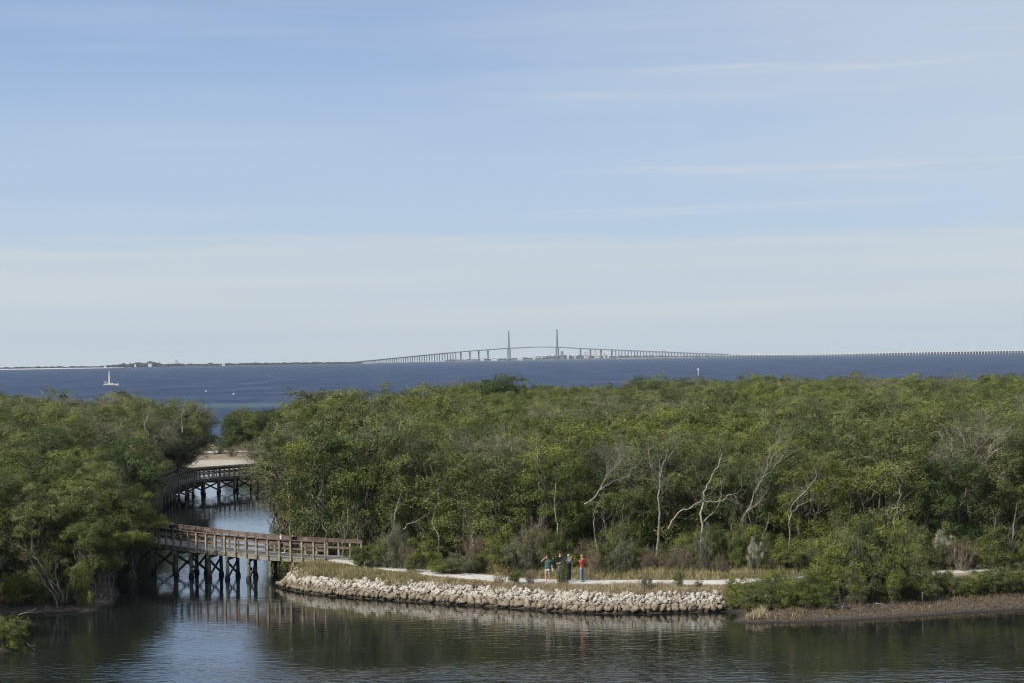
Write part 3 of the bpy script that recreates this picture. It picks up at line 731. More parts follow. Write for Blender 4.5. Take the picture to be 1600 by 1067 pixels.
deadtree([([(842, 785), (842, 765), (841, 740), (839, 722), (841, 705), (838, 690), (843, 678)], .07, .03)], 134.5, 'slender pale dead stem standing high in foliage above the left of the four people', seed=7, twig=1.2, dz=1, name='dead_branch')
deadtree([([(873, 864), (872, 840), (869, 812), (866, 790), (868, 770), (868, 754)], .06, .03)], 131.5, 'slender pale stem rising directly over the tall man in black', 'paledead', seed=8, twig=.6, dz=1, name='dead_branch')
deadtree([([(934, 868), (931, 845), (928, 820), (928, 800), (932, 790)], .08, .03), ([(934, 856), (944, 851), (954, 853)], .05, .02), ([(932, 852), (940, 846)], .04, .02)], 131.0, 'bent grey stem with short pale side branches above the grey-green round shrub', seed=9, twig=1.0, dz=1, name='dead_branch')
deadtree([([(1394, 856), (1398, 832), (1396, 815), (1402, 798), (1406, 770), (1404, 755), (1401, 745)], .08, .03), ([(1404, 792), (1390, 795), (1384, 798)], .05, .02)], 129.5, 'pale leafless stem rising from the shore bushes in the dark gap at right', seed=10, twig=.8)
deadtree([([(1180, 862), (1192, 838), (1198, 820), (1202, 800)], .07, .04)], 130.8, 'pale straight leaning trunk left of the thin crooked-limbed tree', seed=11, twig=.5)
deadtree([([(453, 812), (452, 790), (450, 768), (448, 750), (452, 735)], .08, .04), ([(450, 770), (440, 755), (430, 742), (420, 738)], .05, .02), ([(452, 790), (444, 775), (436, 755)], .05, .02)], 147, 'pale dead trunk with long limbs reaching left over the channel past the bridge', 'paledead', seed=12, twig=2.5, tl=1.1)
deadtree([([(508, 846), (505, 830), (502, 812)], .07, .05)], 143.5, 'short bleached snag leaning left above the near boardwalk end', 'paledead', seed=13, twig=.5)
deadtree([([(616, 812), (619, 795), (622, 785), (626, 770)], .07, .04), ([(612, 835), (616, 812)], .05, .04)], 138.5, 'pale angled trunk showing between leaves in the left of the wood', 'paledead', seed=14, twig=.8, dz=1, name='dead_branch')
deadtree([([(630, 826), (638, 818), (650, 815)], .06, .03)], 137.0, 'short white forked branch sticking out right from the left part of the wood', 'paledead', seed=15, twig=1, dz=1, name='dead_branch')
deadtree([([(660, 786), (672, 774), (684, 765), (698, 761)], .06, .03)], 137.0, 'long pale curved branch rising to the right in the left part of the wood', seed=16, twig=1, dz=1, name='dead_branch')
deadtree([([(532, 700), (538, 685), (545, 668)], .10, .05), ([(556, 692), (562, 676), (565, 670)], .08, .04)], 172, 'two slanting pale dead stems in the grey upper canopy near the channel', 'paledead', seed=17, twig=1.2, dz=1, name='dead_branch')
deadtree([([(641, 686), (642, 665), (640, 648)], .10, .05), ([(643, 686), (648, 672), (652, 662)], .10, .06), ([(641, 686), (646, 676)], .08, .05)], 175, 'bundle of upright pale dead stems high in the canopy above the bridge end', 'paledead', seed=18, twig=1.2, dz=1, name='dead_branch')
deadtree([([(737, 878), (739, 855), (738, 838), (741, 828)], .06, .03)], 132.5, 'thin white stem at the front edge of the wood above the yellow flowers', 'paledead', seed=19, twig=.5)
deadtree([([(233, 680), (226, 668), (226, 662), (231, 652), (230, 650)], .09, .05)], 190, 'crooked pale limb near the top of the left bank trees', 'paledead', seed=20, twig=1.2, dz=1, name='dead_branch')
deadtree([([(285, 675), (284, 660), (283, 648), (288, 641)], .10, .05), ([(284, 650), (278, 645)], .06, .03)], 225, 'upright pale forked stem at the right shoulder of the left bank trees', 'paledead', seed=21, twig=1.2, dz=1, name='dead_branch')
# dead mangrove over the mud at the lower left
deadtree([([(93, 941), (84, 930), (72, 915), (62, 895), (50, 882), (44, 878)], .12, .05), ([(96, 941), (84, 922), (74, 900), (66, 885), (52, 868), (42, 860), (27, 851)], .09, .03),
          ([(100, 940), (92, 915), (86, 900), (90, 880)], .07, .03), ([(104, 941), (104, 920), (110, 903), (118, 880)], .07, .02), ([(70, 905), (45, 898), (12, 886)], .05, .02), ([(97, 938), (100, 925), (78, 905), (70, 900)], .05, .02),
          ([(98, 945), (84, 953), (74, 956), (68, 952)], .06, .03)], 123.9, 'sprawling half-dead mangrove with bare pale stems on the mud tip at lower left', seed=22, twig=1.6)
deadtree([([(28, 960), (44, 956), (56, 949)], .07, .04)], 121.6, 'pale driftwood branch lying on the left mud bank', seed=23, twig=.3, dz=1, name='driftwood')
deadtree([([(42, 1004), (52, 1011), (54, 1014)], .03, .02)], 106.8, 'small pale stick poking from the water by the lower left bush', seed=24, twig=.3, dz=1, name='driftwood')
# driftwood on the right mud bank
deadtree([([(1318, 942), (1326, 948), (1332, 957)], .06, .04), ([(1318, 942), (1322, 952), (1318, 958)], .05, .03), ([(1318, 941), (1314, 950)], .04, .03), ([(1322, 944), (1306, 950), (1294, 955)], .03, .02), ([(1320, 943), (1300, 944), (1286, 947)], .03, .015)], 116.4, 'uprooted stump of pale tangled roots on the right mud bank', seed=25, twig=1.5, dz=1, name='driftwood')
deadtree([([(1368, 942), (1380, 944), (1390, 949), (1402, 957)], .05, .03)], 116.2, 'long curved pale branch lying on the mud right of the root stump', 'paledead', seed=26, twig=.4, dz=1, name='driftwood')
deadtree([([(1440, 924), (1443, 936), (1449, 945)], .07, .05)], 118, 'thick pale broken stem leaning out of the bushes over the mud', 'deadwood', seed=27, twig=.3, dz=1, name='driftwood')
deadtree([([(1292, 933), (1302, 933), (1310, 930)], .05, .03), ([(1280, 945), (1290, 941), (1298, 938)], .04, .03)], 117.5, 'two grey sticks lying under the shore bushes', seed=28, twig=.3, dz=1, name='driftwood')
deadtree([([(1050, 858), (1060, 856), (1070, 859), (1075, 855)], .06, .03)], 130.0, 'white crooked fallen branch above the tan grass clump', 'paledead', seed=29, twig=.8, dz=1, name='dead_branch')
deadtree([([(1000, 896), (1008, 893), (1016, 895), (1020, 888)], .04, .02)], 129.6, 'small grey branch on the ground behind the path', seed=30, twig=1.2, dz=1, name='driftwood')
deadtree([([(1125, 897), (1135, 890), (1142, 884)], .06, .03)], 128.6, 'pale leaning branch beside the white-tufted shrub behind the path', seed=31, twig=.8, dz=1, name='driftwood')
deadtree([([(1562, 858), (1568, 848), (1576, 846), (1584, 849)], .06, .03)], 130.5, 'white angular dead branch above the right end of the path', 'paledead', seed=32, twig=.7, dz=1, name='dead_branch')
deadtree([([(740, 868), (752, 861), (762, 862), (770, 868)], .05, .02), ([(735, 872), (745, 874), (756, 876)], .04, .02)], 133.2, 'arching grey fallen branches at the shaded foot of the wood left of the people', seed=33, twig=1.2, dz=1, name='driftwood')
# more pale bare stems standing among the trees (individual trunks showing)
r_ = np.random.default_rng(77)
for k in range(22):
    px = r_.uniform(440, 1590); x0 = (px-800)/F*134
    yy = 133.0+max(0, -2-x0)*.42-np.clip((x0-22)*.18, 0, 3)+r_.uniform(-.6, 1.6)
    x0 = (px-800)/F*yy; pb = proj(x0, yy, gh(x0, yy)); ht = r_.uniform(45, 110); ln = r_.uniform(-16, 16)
    pl = [(pb[0], pb[1])]; 
    for j in range(1, 5): pl.append((pb[0]+ln*j/4+r_.normal()*3, pb[1]-ht*j/4))
    mains = [(pl, r_.uniform(.05, .09), .03)]
    if r_.random() < .6: mains.append(([pl[2], (pl[2][0]+r_.uniform(-14, 14), pl[2][1]-18), (pl[2][0]+r_.uniform(-22, 22), pl[2][1]-36)], .04, .015))
    where = 'left of the four people' if px < 850 else ('between the people and the leaning bleached trees' if px < 1150 else 'above the shore bushes at right')
    deadtree(mains, yy, 'thin bare stem at the wood edge, '+where, 'deadwood' if r_.random() < .6 else 'bark', seed=100+k, twig=1.0, group='thin bare stems '+where, name='bare_stem', )

# ------------------------------------------------------------------ shrubs
SHR = {}
def shrub_var(key, seed, lm, wm='bark', ncl=40, nl=110, leaf=.12, tw=70, h=2.0, rad=1.2, zb=.15, crr=(.28, .5), flat=.8):
    cm, C = crown_mesh('foliage', seed, h, rad, zb, ncl, nl, leaf, [M[lm], M[wm]], tw, crr=crr, flat=flat, wood_r=.014, rag=.3)
    r = np.random.default_rng(seed); paths = [(bent([r.normal()*.1, r.normal()*.1, -.1], C[i]*[.8, .8, .9], r, 5, .06), np.linspace(.03, .012, 5)) for i in r.choice(len(C), 9)]
    V, Q = tubes_np(paths, 4); SHR.setdefault(key, []).append((cm, np_mesh('stems', V, Q, M[wm]), h, rad))
for s in range(3): shrub_var('green', 400+s, 'leaf_bright', ncl=50, nl=190, leaf=.075, crr=(.2, .46))
for s in range(2): shrub_var('deep', 410+s, 'leaf_green', ncl=50, nl=190, leaf=.075, crr=(.2, .46))
shrub_var('silver', 420, 'leaf_silver', ncl=60, nl=190, leaf=.06, crr=(.2, .34))
shrub_var('brown', 430, 'leaf_brown', 'deadwood', ncl=46, nl=110, leaf=.06, tw=120, crr=(.2, .34))
shrub_var('white', 440, 'leaf_white', ncl=40, nl=120, leaf=.06, crr=(.16, .26), zb=1.0)
shrub_var('yellow', 450, 'leaf_yellow', ncl=30, nl=16, leaf=.07, h=.6, rad=.7, zb=.2, crr=(.14, .24))
def shrub(px, dist, wpx, hm, key, label, k=0, group=None, name='shrub', cat='shrub', wm=None):
    x = (px-800)/F*dist; v = SHR[key][k % len(SHR[key])]
    e = empty(name, (x, dist, gh(x, dist)), label, cat, group, rng.uniform(0, 6.28))
    s = wpx/F*dist/2/(v[3]*1.05); e.scale = (s, s, hm/v[2])
    mesh_obj('foliage', v[0], e); mesh_obj('stems', v[1], e); return e
# shore bushes: (px, dist, width px, height m)
sb = [(1160, 121.3, 62, 1.6), (1192, 119.8, 66, 1.9), (1228, 119.2, 70, 1.9), (1266, 118.6, 74, 2.3), (1172, 118.8, 44, 1.0), (1246, 117.8, 64, 1.4), (1300, 120.0, 96, 3.2), (1340, 119.6, 100, 3.7), (1312, 122.5, 90, 4.2), (1376, 120.3, 104, 3.9), (1365, 123, 96, 4.4), (1412, 120.8, 90, 3.4), (1404, 123.2, 80, 3.9), (1440, 121.4, 70, 2.5), (1470, 121.0, 72, 2.2), (1504, 121.3, 70, 2.1), (1538, 121.7, 72, 2.1), (1572, 122.2, 74, 2.0), (1602, 122.6, 74, 2.3), (1330, 118.0, 60, 1.7), (1388, 118.6, 64, 1.8), (1285, 121.8, 70, 3.4), (1630, 123, 70, 2.2), (1435, 119.6, 52, 1.4), (1140, 122.2, 34, 1.0), (1215, 121.4, 50, 1.5), (1350, 121.5, 80, 4.5)]
sb = [(a, b_, c, (e_ if 1270 < a < 1425 else min(e_, 1.25+.25*(i_ % 3)/2))) for i_, (a, b_, c, e_) in enumerate(sb)]
sb += [(1143, 119.8, 40, 1.0), (1168, 118.0, 52, 1.2), (1196, 117.7, 56, 1.4), (1225, 117.4, 56, 1.5), (1254, 117.0, 56, 1.4), (1282, 116.9, 50, 1.2), (1210, 118.6, 60, 1.7), (1262, 118.4, 64, 1.8), (1185, 119.3, 54, 1.6)]
for i, (px, dd, wp, hm) in enumerate(sb):
    where = 'left end next to the stone bank' if px < 1210 else ('middle, above the root stump' if px < 1420 else 'right, below the far end of the path')
    siz = 'tall' if hm > 3 else 'low'
    if hm > 3: hm *= rng.uniform(.66, .95)
    dd -= .5
    shrub(px, dd, wp*rng.uniform(.7, 1.1), hm, 'green' if i % 3 == 0 else 'deep', f'{siz} green mangrove bush in the shore thicket, {where}', i, f'{siz} shore bushes {where}', 'mangrove_bush', 'bush')
shrub(966, 129.2, 38, 2.3, 'silver', 'rounded grey-green feathery shrub behind the path, right of the red-shirted person')
shrub(1096, 129.0, 34, 2.6, 'silver', 'upright grey-green shrub behind the path, left of the white-tufted shrub')
shrub(1004, 129.3, 34, 1.3, 'brown', 'low rusty brown scrub behind the path beside the round shrub')
shrub(1062, 129.0, 40, 1.9, 'brown', 'tall tan dry scrub behind the path, foot of the tall bare tree')
shrub(1040, 129.2, 34, 1.1, 'brown', 'low tan dry scrub just right of the tall bare trunk')
shrub(1122, 128.7, 36, 1.2, 'brown', 'brown dry scrub left of the white-tufted shrub')
shrub(1196, 128.8, 44, 1.0, 'brown', 'brown dry scrub right of the white-tufted shrub')
w1 = shrub(1172, 128.6, 26, 1.9, 'silver', 'tall shrub topped with white seed tufts behind the path'); 
v = SHR['white'][0]; mesh_obj('seed_heads', v[0], w1).scale = (1.15, 1.15, 1.06)
w2 = shrub(1464, 129.2, 40, 2.1, 'silver', 'shrub topped with creamy seed tufts above the right end of the path'); mesh_obj('seed_heads', v[0], w2).scale = (1.15, 1.15, 1.06)
shrub(922, 128.6, 28, 1.5, 'brown', 'thin olive brown bush behind and right of the red-shirted person')
shrub(944, 128.9, 28, .9, 'deep', 'small low green bush left of the round feathery shrub')
shrub(1150, 129.3, 44, 2.2, 'deep', 'dark green bush behind the white-tufted shrub')
shrub(1115, 129.8, 50, 2.6, 'deep', 'dark green bush behind the brown scrub and upright grey shrub')
shrub(620, 138.4, 34, 1.7, 'silver', 'round grey-green shrub on the grass beyond the boardwalk end')
shrub(602, 139.2, 30, 1.6, 'brown', 'yellowish scrub touching the round shrub beyond the boardwalk end')
shrub(640, 138.0, 26, 1.0, 'silver', 'small grey shrub right of the round one beyond the boardwalk')
shrub(775, 125.0, 30, .75, 'yellow', 'clump of yellow flowers on the bank between stones and path', name='flower_clump', cat='flowers')
shrub(800, 125.0, 30, .9, 'deep', 'low green bush right of the yellow flowers', 0)
shrub(823, 125.0, 24, .9, 'brown', 'low olive scrub right of the yellow flowers bush')
shrub(875, 123.2, 20, 1.6, 'deep', 'thin green sapling in front of the tall man in black', 1, name='sapling', cat='plant')
shrub(1054, 121.9, 18, 1.2, 'deep', 'small upright green bush at the near edge of the path', 1)
shrub(1086, 121.6, 16, .6, 'deep', 'tiny green tuft of a bush between stones and path', 1)
shrub(1002, 121.6, 22, .9, 'silver', 'small grey weed bush on the bank left of the upright green bush')
shrub(636, 131.2, 30, .8, 'deep', 'low green bush on the grassy bank below the path bend', 0)
shrub(708, 136.4, 26, .7, 'deep', 'low green weed patch on the dry ground beyond the path', 1)
shrub(8, 107.8, 60, 1.5, 'green', 'bright green bush on the mud at the lower left corner', 0, name='mangrove_bush', cat='bush')
shrub(-18, 108.3, 70, 1.7, 'green', 'bright green bush cut by the left frame edge on the mud', 1, name='mangrove_bush', cat='bush')
for i, (px, dd, wp, hm) in enumerate([(122, 124.9, 46, 2.6), (60, 125.2, 60, 2.4), (18, 124.4, 56, 2.2), (96, 125.2, 40, 1.0), (78, 129, 80, 4.4), (6, 127, 90, 4.6)]):
    shrub(px, dd, wp, hm, 'deep' if i % 2 else 'green', 'mangrove bush on the near tip of the left bank, beside the sprawling dead stems', i, 'mangrove bushes on the near tip of the left bank', 'mangrove_bush', 'bush')
for i, (px, dd, wp, hm, ky) in enumerate([(360, 303, 26, 1.6, 'brown'), (392, 300, 36, 2.4, 'brown'), (312, 309, 26, 1.4, 'brown'), (412, 298, 30, 2.2, 'silver'), (340, 312, 30, 1.0, 'silver')]):
    shrub(px, dd, wp, hm, ky, 'rusty scrub patch on the sand beyond the far boardwalk' if ky == 'brown' else 'grey-green scrub on the sand beyond the far boardwalk', 0, 'scrub on the far sand '+ky)
for i in range(12):
    px = 438+i*10.5; dd = 147.5-i*.35+rng.uniform(-.8, .8)
    shrub(px, dd, rng.uniform(44, 66), rng.uniform(1.8, 3.2), ('deep', 'deep', 'green')[i % 3], 'mangrove bush filling in under the trees just behind the near boardwalk', i, 'mangrove bushes behind the near boardwalk', 'mangrove_bush', 'bush')
# right-hand behind-path thicket
for i in range(22):
    px = 1210+i*19+rng.uniform(-6, 6); dd = 129.6+rng.uniform(-.7, 1.2)-max(0, (px-1350)*.004)
    shrub(px, dd, rng.uniform(40, 70), rng.uniform(1.2, 2.8), ('deep', 'green', 'deep', 'brown')[i % 4], 'undergrowth bush along the foot of the wood behind the right stretch of path', i, 'undergrowth bushes behind the right stretch of path', 'undergrowth_bush', 'bush')
for i in range(34):
    px = 560+i*19+rng.uniform(-6, 6); x0 = (px-800)/F*133
    dd = 131.6+max(0, -2-x0)*.42+rng.uniform(-1.6, 1.0)
    shrub(px, dd, rng.uniform(34, 62), rng.uniform(1.0, 3.3), ('deep', 'deep', 'green', 'silver', 'brown')[i % 5], 'undergrowth bush at the foot of the wood, '+('by the round shrub' if px < 690 else 'above the yellow flowers' if px < 830 else 'right behind the people' if px < 930 else 'around the tall straight bare trunk' if px < 1080 else 'under the leaning bare trees'), i, 'undergrowth bushes at the foot of the wood', 'undergrowth_bush', 'bush')

# grass and weeds
def grass(name, n, fx, hrange, mat, label, green=False):
    pts = []
    while sum(len(q) for q in pts) < n:
        C = np.stack([rng.uniform(-22, 40, n), rng.uniform(113, 142, n)], 1); pts.append(C[fx(C)])
    C = np.concatenate(pts)[:n]; z_ = ground_h(C)
    cl = np.clip(.5+.35*np.sin(C[:, 0]*1.7+np.sin(C[:, 1]*2.1))*np.sin(C[:, 1]*1.3+C[:, 0]*.6)+.35*np.sin(C[:, 0]*4.9+C[:, 1]*2.2)*np.sin(C[:, 1]*3.7-C[:, 0]*1.8), 0, 1)
    h = rng.uniform(*hrange, n)*(.5+.9*cl); pdd, _ = seg_dist(np.c_[C, np.zeros(n)], PATH); h *= np.clip((pdd-1.3)/1.3, .25, 1); a = rng.uniform(0, 6.28, n); w_ = rng.uniform(.015, .035, n)
    B = np.c_[C, z_-.03]; sd = np.c_[np.cos(a)*w_, np.sin(a)*w_, np.zeros(n)]; tip = B+np.c_[rng.normal(size=n)*.35*h, rng.normal(size=n)*.35*h, h]
    V = np.stack([B-sd, B+sd, tip], 1).reshape(-1, 3)
    tint = np.clip(.3+.4*cl+rng.normal(size=n)*.25, 0, 1)
    o = mesh_obj(name, np_mesh(name, V, np.arange(3*n).reshape(n, 3), M[mat], {'tint': ('FACE', tint)}))
    return tag(o, label, 'grass', kind='stuff')
def f_front(C):
    d = land_d(C); p, _ = seg_dist(np.c_[C, np.zeros(len(C))], PATH)
    return (d > .95+.25*np.sin(C[:, 0]*1.9)) & (p > 1.25) & (C[:, 1] < np.interp(C[:, 0], PATH[:, 0], PATH[:, 1])) & (C[:, 0] < rock_line[-1][0]+2)
def f_back(C):
    p, _ = seg_dist(np.c_[C, np.zeros(len(C))], PATH)
    return (p > 1.4) & (C[:, 1] > np.interp(C[:, 0], PATH[:, 0], PATH[:, 1])) & (C[:, 0] > -12.6) & (C[:, 1] < 133.6+np.maximum(0, -2-C[:, 0])*.45)
def f_green(C): return f_front(C) & (C[:, 0] < -6)
def f_mud(C):
    d = land_d(C); return (C[:, 0] > rock_line[-1][0]-.8) & (d > .9) & (d < 6) & (C[:, 1] < 124)
grass('dry_grass', 60000, f_front, (.14, .50), 'grass', 'dry brown grass on the bank between the stones and the path')
grass('dry_grass', 36000, f_back, (.12, .4), 'grass', 'dry grass and weeds between the path and the wood')
grass('green_grass', 26000, f_green, (.18, .60), 'grass_green', 'olive green grass on the bank by the boardwalk end')
grass('green_grass', 40000, f_back, (.15, .6), 'grass_green', 'scattered green weeds behind the path')
grass('root_litter', 15000, f_mud, (.06, .26), 'leaf_brown', 'reddish brown root stubs and litter on the right mud bank')['category'] = 'litter'

# ------------------------------------------------------------------ riprap bank
def ico(sub=1):
    import bmesh
    bm = bmesh.new(); bmesh.ops.create_icosphere(bm, subdivisions=sub, radius=1); V = np.array([v.co[:] for v in bm.verts]); Fq = np.array([[v.index for v in f.verts] for f in bm.faces]); bm.free(); return V, Fq
IV, IF = ico(1); IV2, IF2 = ico(2)
def stone_shape(r, V=None):
    V = (IV if V is None else V).copy()
    for k in range(7):   # chop flat faces for an angular block
        n = rand_dirs(1, r)[0]; c = r.uniform(.55, .85); dd = V @ n; V = np.where((dd > c)[:, None], V-(dd-c)[:, None]*n, V)
    return V*(1+.09*r.normal(size=(len(V), 1)))
def block_shape(r):
    V = np.sign(IV2)*np.abs(IV2)**.6*.9
    for k in range(13):
        n = rand_dirs(1, r)[0]; c = r.uniform(.42, .8); dd = V @ n; V = np.where((dd > c)[:, None], V-(dd-c)[:, None]*n, V)
    return V*(1.12+.04*r.normal(size=(len(V), 1)))
rb = empty('riprap_bank', (*pt(800, 949.5), ), 'long bank of piled white limestone rocks between the water and the grassy path', 'rock bank')
ro = np.array(rb.location)
RL = np.array([tuple(p) for p in rock_line]); cum = np.r_[0, np.cumsum(np.linalg.norm(np.diff(RL, axis=0), axis=1))]; LT = cum[-1]
def on_bank(s, t):
    x = np.interp(s, cum, RL[:, 0]); y = np.interp(s, cum, RL[:, 1]); x2 = np.interp(s+.3, cum, RL[:, 0]); y2 = np.interp(s+.3, cum, RL[:, 1])
    if s+.3 >= LT: x2, y2 = x+.3*np.cos(-.0), y
    tt = np.array([x2-x, y2-y]); tt /= max(np.linalg.norm(tt), 1e-6); n = np.array([-tt[1], tt[0]]); return x+n[0]*t, y+n[1]*t, math.atan2(tt[1], tt[0])
rs = np.random.default_rng(3)
def stmesh(V, Fq, tint):
    return np_mesh('stone', V, Fq, M['stone'], {'tint': ('POINT', np.full(len(V), tint))})
blocks = [stmesh(block_shape(rs), IF2, rs.random()*.4) for _ in range(8)]; stones = [stmesh(stone_shape(rs), IF, rs.random()) for _ in range(14)]
cnt = 0
s = .2
while s < LT-.2:        # course of big blocks along the waterline
    wd = rs.uniform(.16, .36) if s < 13 else rs.uniform(.26, .66) if rs.random() < .75 else rs.uniform(.2, .34); x, y, a = on_bank(s+wd/2, .16+rs.uniform(-.05, .06))
    o = mesh_obj('stone', blocks[cnt % 8], rb); o.location = (x-ro[0], y-ro[1], .22-ro[2]+rs.uniform(-.04, .06)); o.scale = (wd*.60, rs.uniform(.24, .40), rs.uniform(.16, .26) if wd < .3 else rs.uniform(.22, .50)); o.rotation_euler = (rs.normal()*.28, rs.normal()*.32, a+rs.normal()*.14+(math.pi if rs.random() < .5 else 0)); cnt += 1
    s += wd
SV = []; SF = []; ST = []; b = 0
small = []
for k in range(4200):
    s = rs.uniform(0, LT); t = rs.uniform(.22, 1.12)+ .45*max(0, math.sin(s*.5+1))*rs.random(); small.append((s, t))
tops = sorted([(q[1], q) for q in small if .4 < q[1] < 1.4], key=lambda q: rs.random())[:300-cnt]; topset = set(q[1] for q in tops)
for s, t in small:
    x, y, a = on_bank(s, t); z_ = gh(x, y)+.02+rs.uniform(-.06, .14)
    left_f = 1.0
    rad = .07+.14*rs.random()**1.6
    if (s, t) in topset:
        rad = rs.uniform(.14, .26); o = mesh_obj('stone', stones[int(rs.integers(14))], rb); o.location = (x-ro[0], y-ro[1], z_+.05-ro[2]); o.scale = (rad, rad*rs.uniform(.7, 1), rad*rs.uniform(.6, .95)); o.rotation_euler = tuple(rs.uniform(0, 6.28, 3)); cnt += 1
    else:
        Rm = np.array(Matrix.Rotation(rs.uniform(0, 6.28), 3, 'Z') @ Matrix.Rotation(rs.uniform(0, 6.28), 3, 'X'))
        V = (stone_shape(rs)*[1, rs.uniform(.7, 1), rs.uniform(.6, .9)]) @ Rm.T*rad+[x-ro[0], y-ro[1], z_-ro[2]]
        SV.append(V); SF.append(IF+b); ST.append(np.full(len(V), rs.random())); b += len(V)
tag(mesh_obj('small_stones', np_mesh('small_stones', np.concatenate(SV), np.concatenate(SF), M['stone'], {'tint': ('POINT', np.concatenate(ST))}), rb), kind='stuff')
print('stones as parts', cnt)

# ------------------------------------------------------------------ boardwalk
bw = empty('boardwalk', (BW[0][0], BW[0][1], 0), 'timber boardwalk on crossed-braced piles curving over the channel, brown handrails', 'boardwalk')
bo = Vector((BW[0][0], BW[0][1], 0))
seg = np.linalg.norm(np.diff(BW[:, :2], axis=0), axis=1); bc = np.r_[0, np.cumsum(seg)]; BL = bc[-1]
def smooth_pts(step):
    s = np.arange(0, BL+step*.5, step); Q = np.stack([np.interp(s, bc, BW[:, k]) for k in range(3)], 1)
    for _ in range(int(3/step)):
        Q[1:-1] = (Q[:-2]+2*Q[1:-1]+Q[2:])/4
    return Q
FINE = smooth_pts(.16); fs = np.r_[0, np.cumsum(np.linalg.norm(np.diff(FINE[:, :2], axis=0), axis=1))]
def bwp(s, off=0.0, dz=0.0):
    s = min(max(s, 0), fs[-1]); p = np.array([np.interp(s, fs, FINE[:, k]) for k in range(3)]); q = np.array([np.interp(min(s+.3, fs[-1]), fs, FINE[:, k]) for k in range(3)])-np.array([np.interp(max(s-.3, 0), fs, FINE[:, k]) for k in range(3)])
    t = q/np.linalg.norm(q[:2]); n = np.array([-t[1], t[0], 0])   # n points to the left of travel = towards camera side (-y) here
    v = p+n*off; return Vector((v[0]-bo.x, v[1]-bo.y, v[2]+dz)), math.atan2(t[1], t[0])
HW = 1.12
m = MB(); s = 0.0
while s < fs[-1]-.1:
    p, a = bwp(s+.07); m.box((p.x, p.y, p.z-.02+random.uniform(-.006, .006)), (.135, 2*HW+random.uniform(-.03, .05), .045), a); s += .15
tag(m.build('deck_planks', M['plank'], bw), kind='stuff')
SP = 0.84
npost = int(fs[-1]/SP)
for side in (1, -1):        # +1 faces the camera on the near stretch
    off = side*(HW+.03)
    start = 2 if side == 1 else 0
    last = None
    for i in range(start, npost+1):
        p, a = bwp(i*SP, off); m = MB(); m.box((p.x, p.y, p.z+.40), (.125, .125, 1.42), a); m.build('rail_post', M['post'], bw)
    step = 2
    for i in range(start, npost, step):
        for nm, dz, wd, ht, oo in (('top_rail', 1.13, .19, .05, 0), ('upper_rail', .99, .05, .19, -.075*side), ('mid_rail', .55, .04, .15, -.07*side)):
            m = MB(); pts = [bwp(min((i+j*.5)*SP, fs[-1]), off+oo, dz)[0] for j in range(2*step+1)]
            for j in range(2*step): m.beam(pts[j], pts[j+1], wd, ht)
            m.build(nm, M['rail'], bw)
    for i in range(0, npost, 6):   # edge beams
        m = MB(); pts = [bwp(min((i+j)*SP, fs[-1]), side*(HW-.08), -.20)[0] for j in range(7)]
        for j in range(6):
            if (pts[j+1]-pts[j]).length > .05: m.beam(pts[j], pts[j+1], .09, .26)
        m.build('edge_beam', M['post'], bw)
bs = 1.68; s = 4.1-bs
for i in range(200):
    s += bs if s < 14 else 2.9
    if s > fs[-1]-.5: break
    a_, an = bwp(s, HW-.12, -.48); b_, _ = bwp(s+(.85 if s < 14 else .3), -HW+.12, -.48)
    m = MB(); d_ = (b_-a_).normalized()
    m.beam(a_-d_*.3, b_+d_*.3, .16, .24); m.build('cap_beam', M['post'], bw)
    pp = []
    for q in (a_, b_):
        m = MB(); bot = -1.0; jx, jy = random.uniform(-.03, .03), random.uniform(-.03, .03)
        m.tube([(q.x, q.y, q.z), (q.x+jx, q.y+jy, .30), (q.x+jx, q.y+jy, .16), (q.x+jx, q.y+jy, -.05), (q.x+jx, q.y+jy, bot)], [.125, .13, .19, .20, .15], 9)
        m.build('pile', M['pile'], bw, True)
    if s < 60 or i % 1 == 0:
        for u, v_ in ((a_, b_), (b_, a_)):
            m = MB(); oo = Vector((math.cos(an), math.sin(an), 0))*(.16 if u is a_ else -.16)
            m.beam((u.x+oo.x, u.y+oo.y, u.z-.1), (v_.x+oo.x, v_.y+oo.y, .32), .06, .17); m.build('cross_brace', M['pile'], bw)

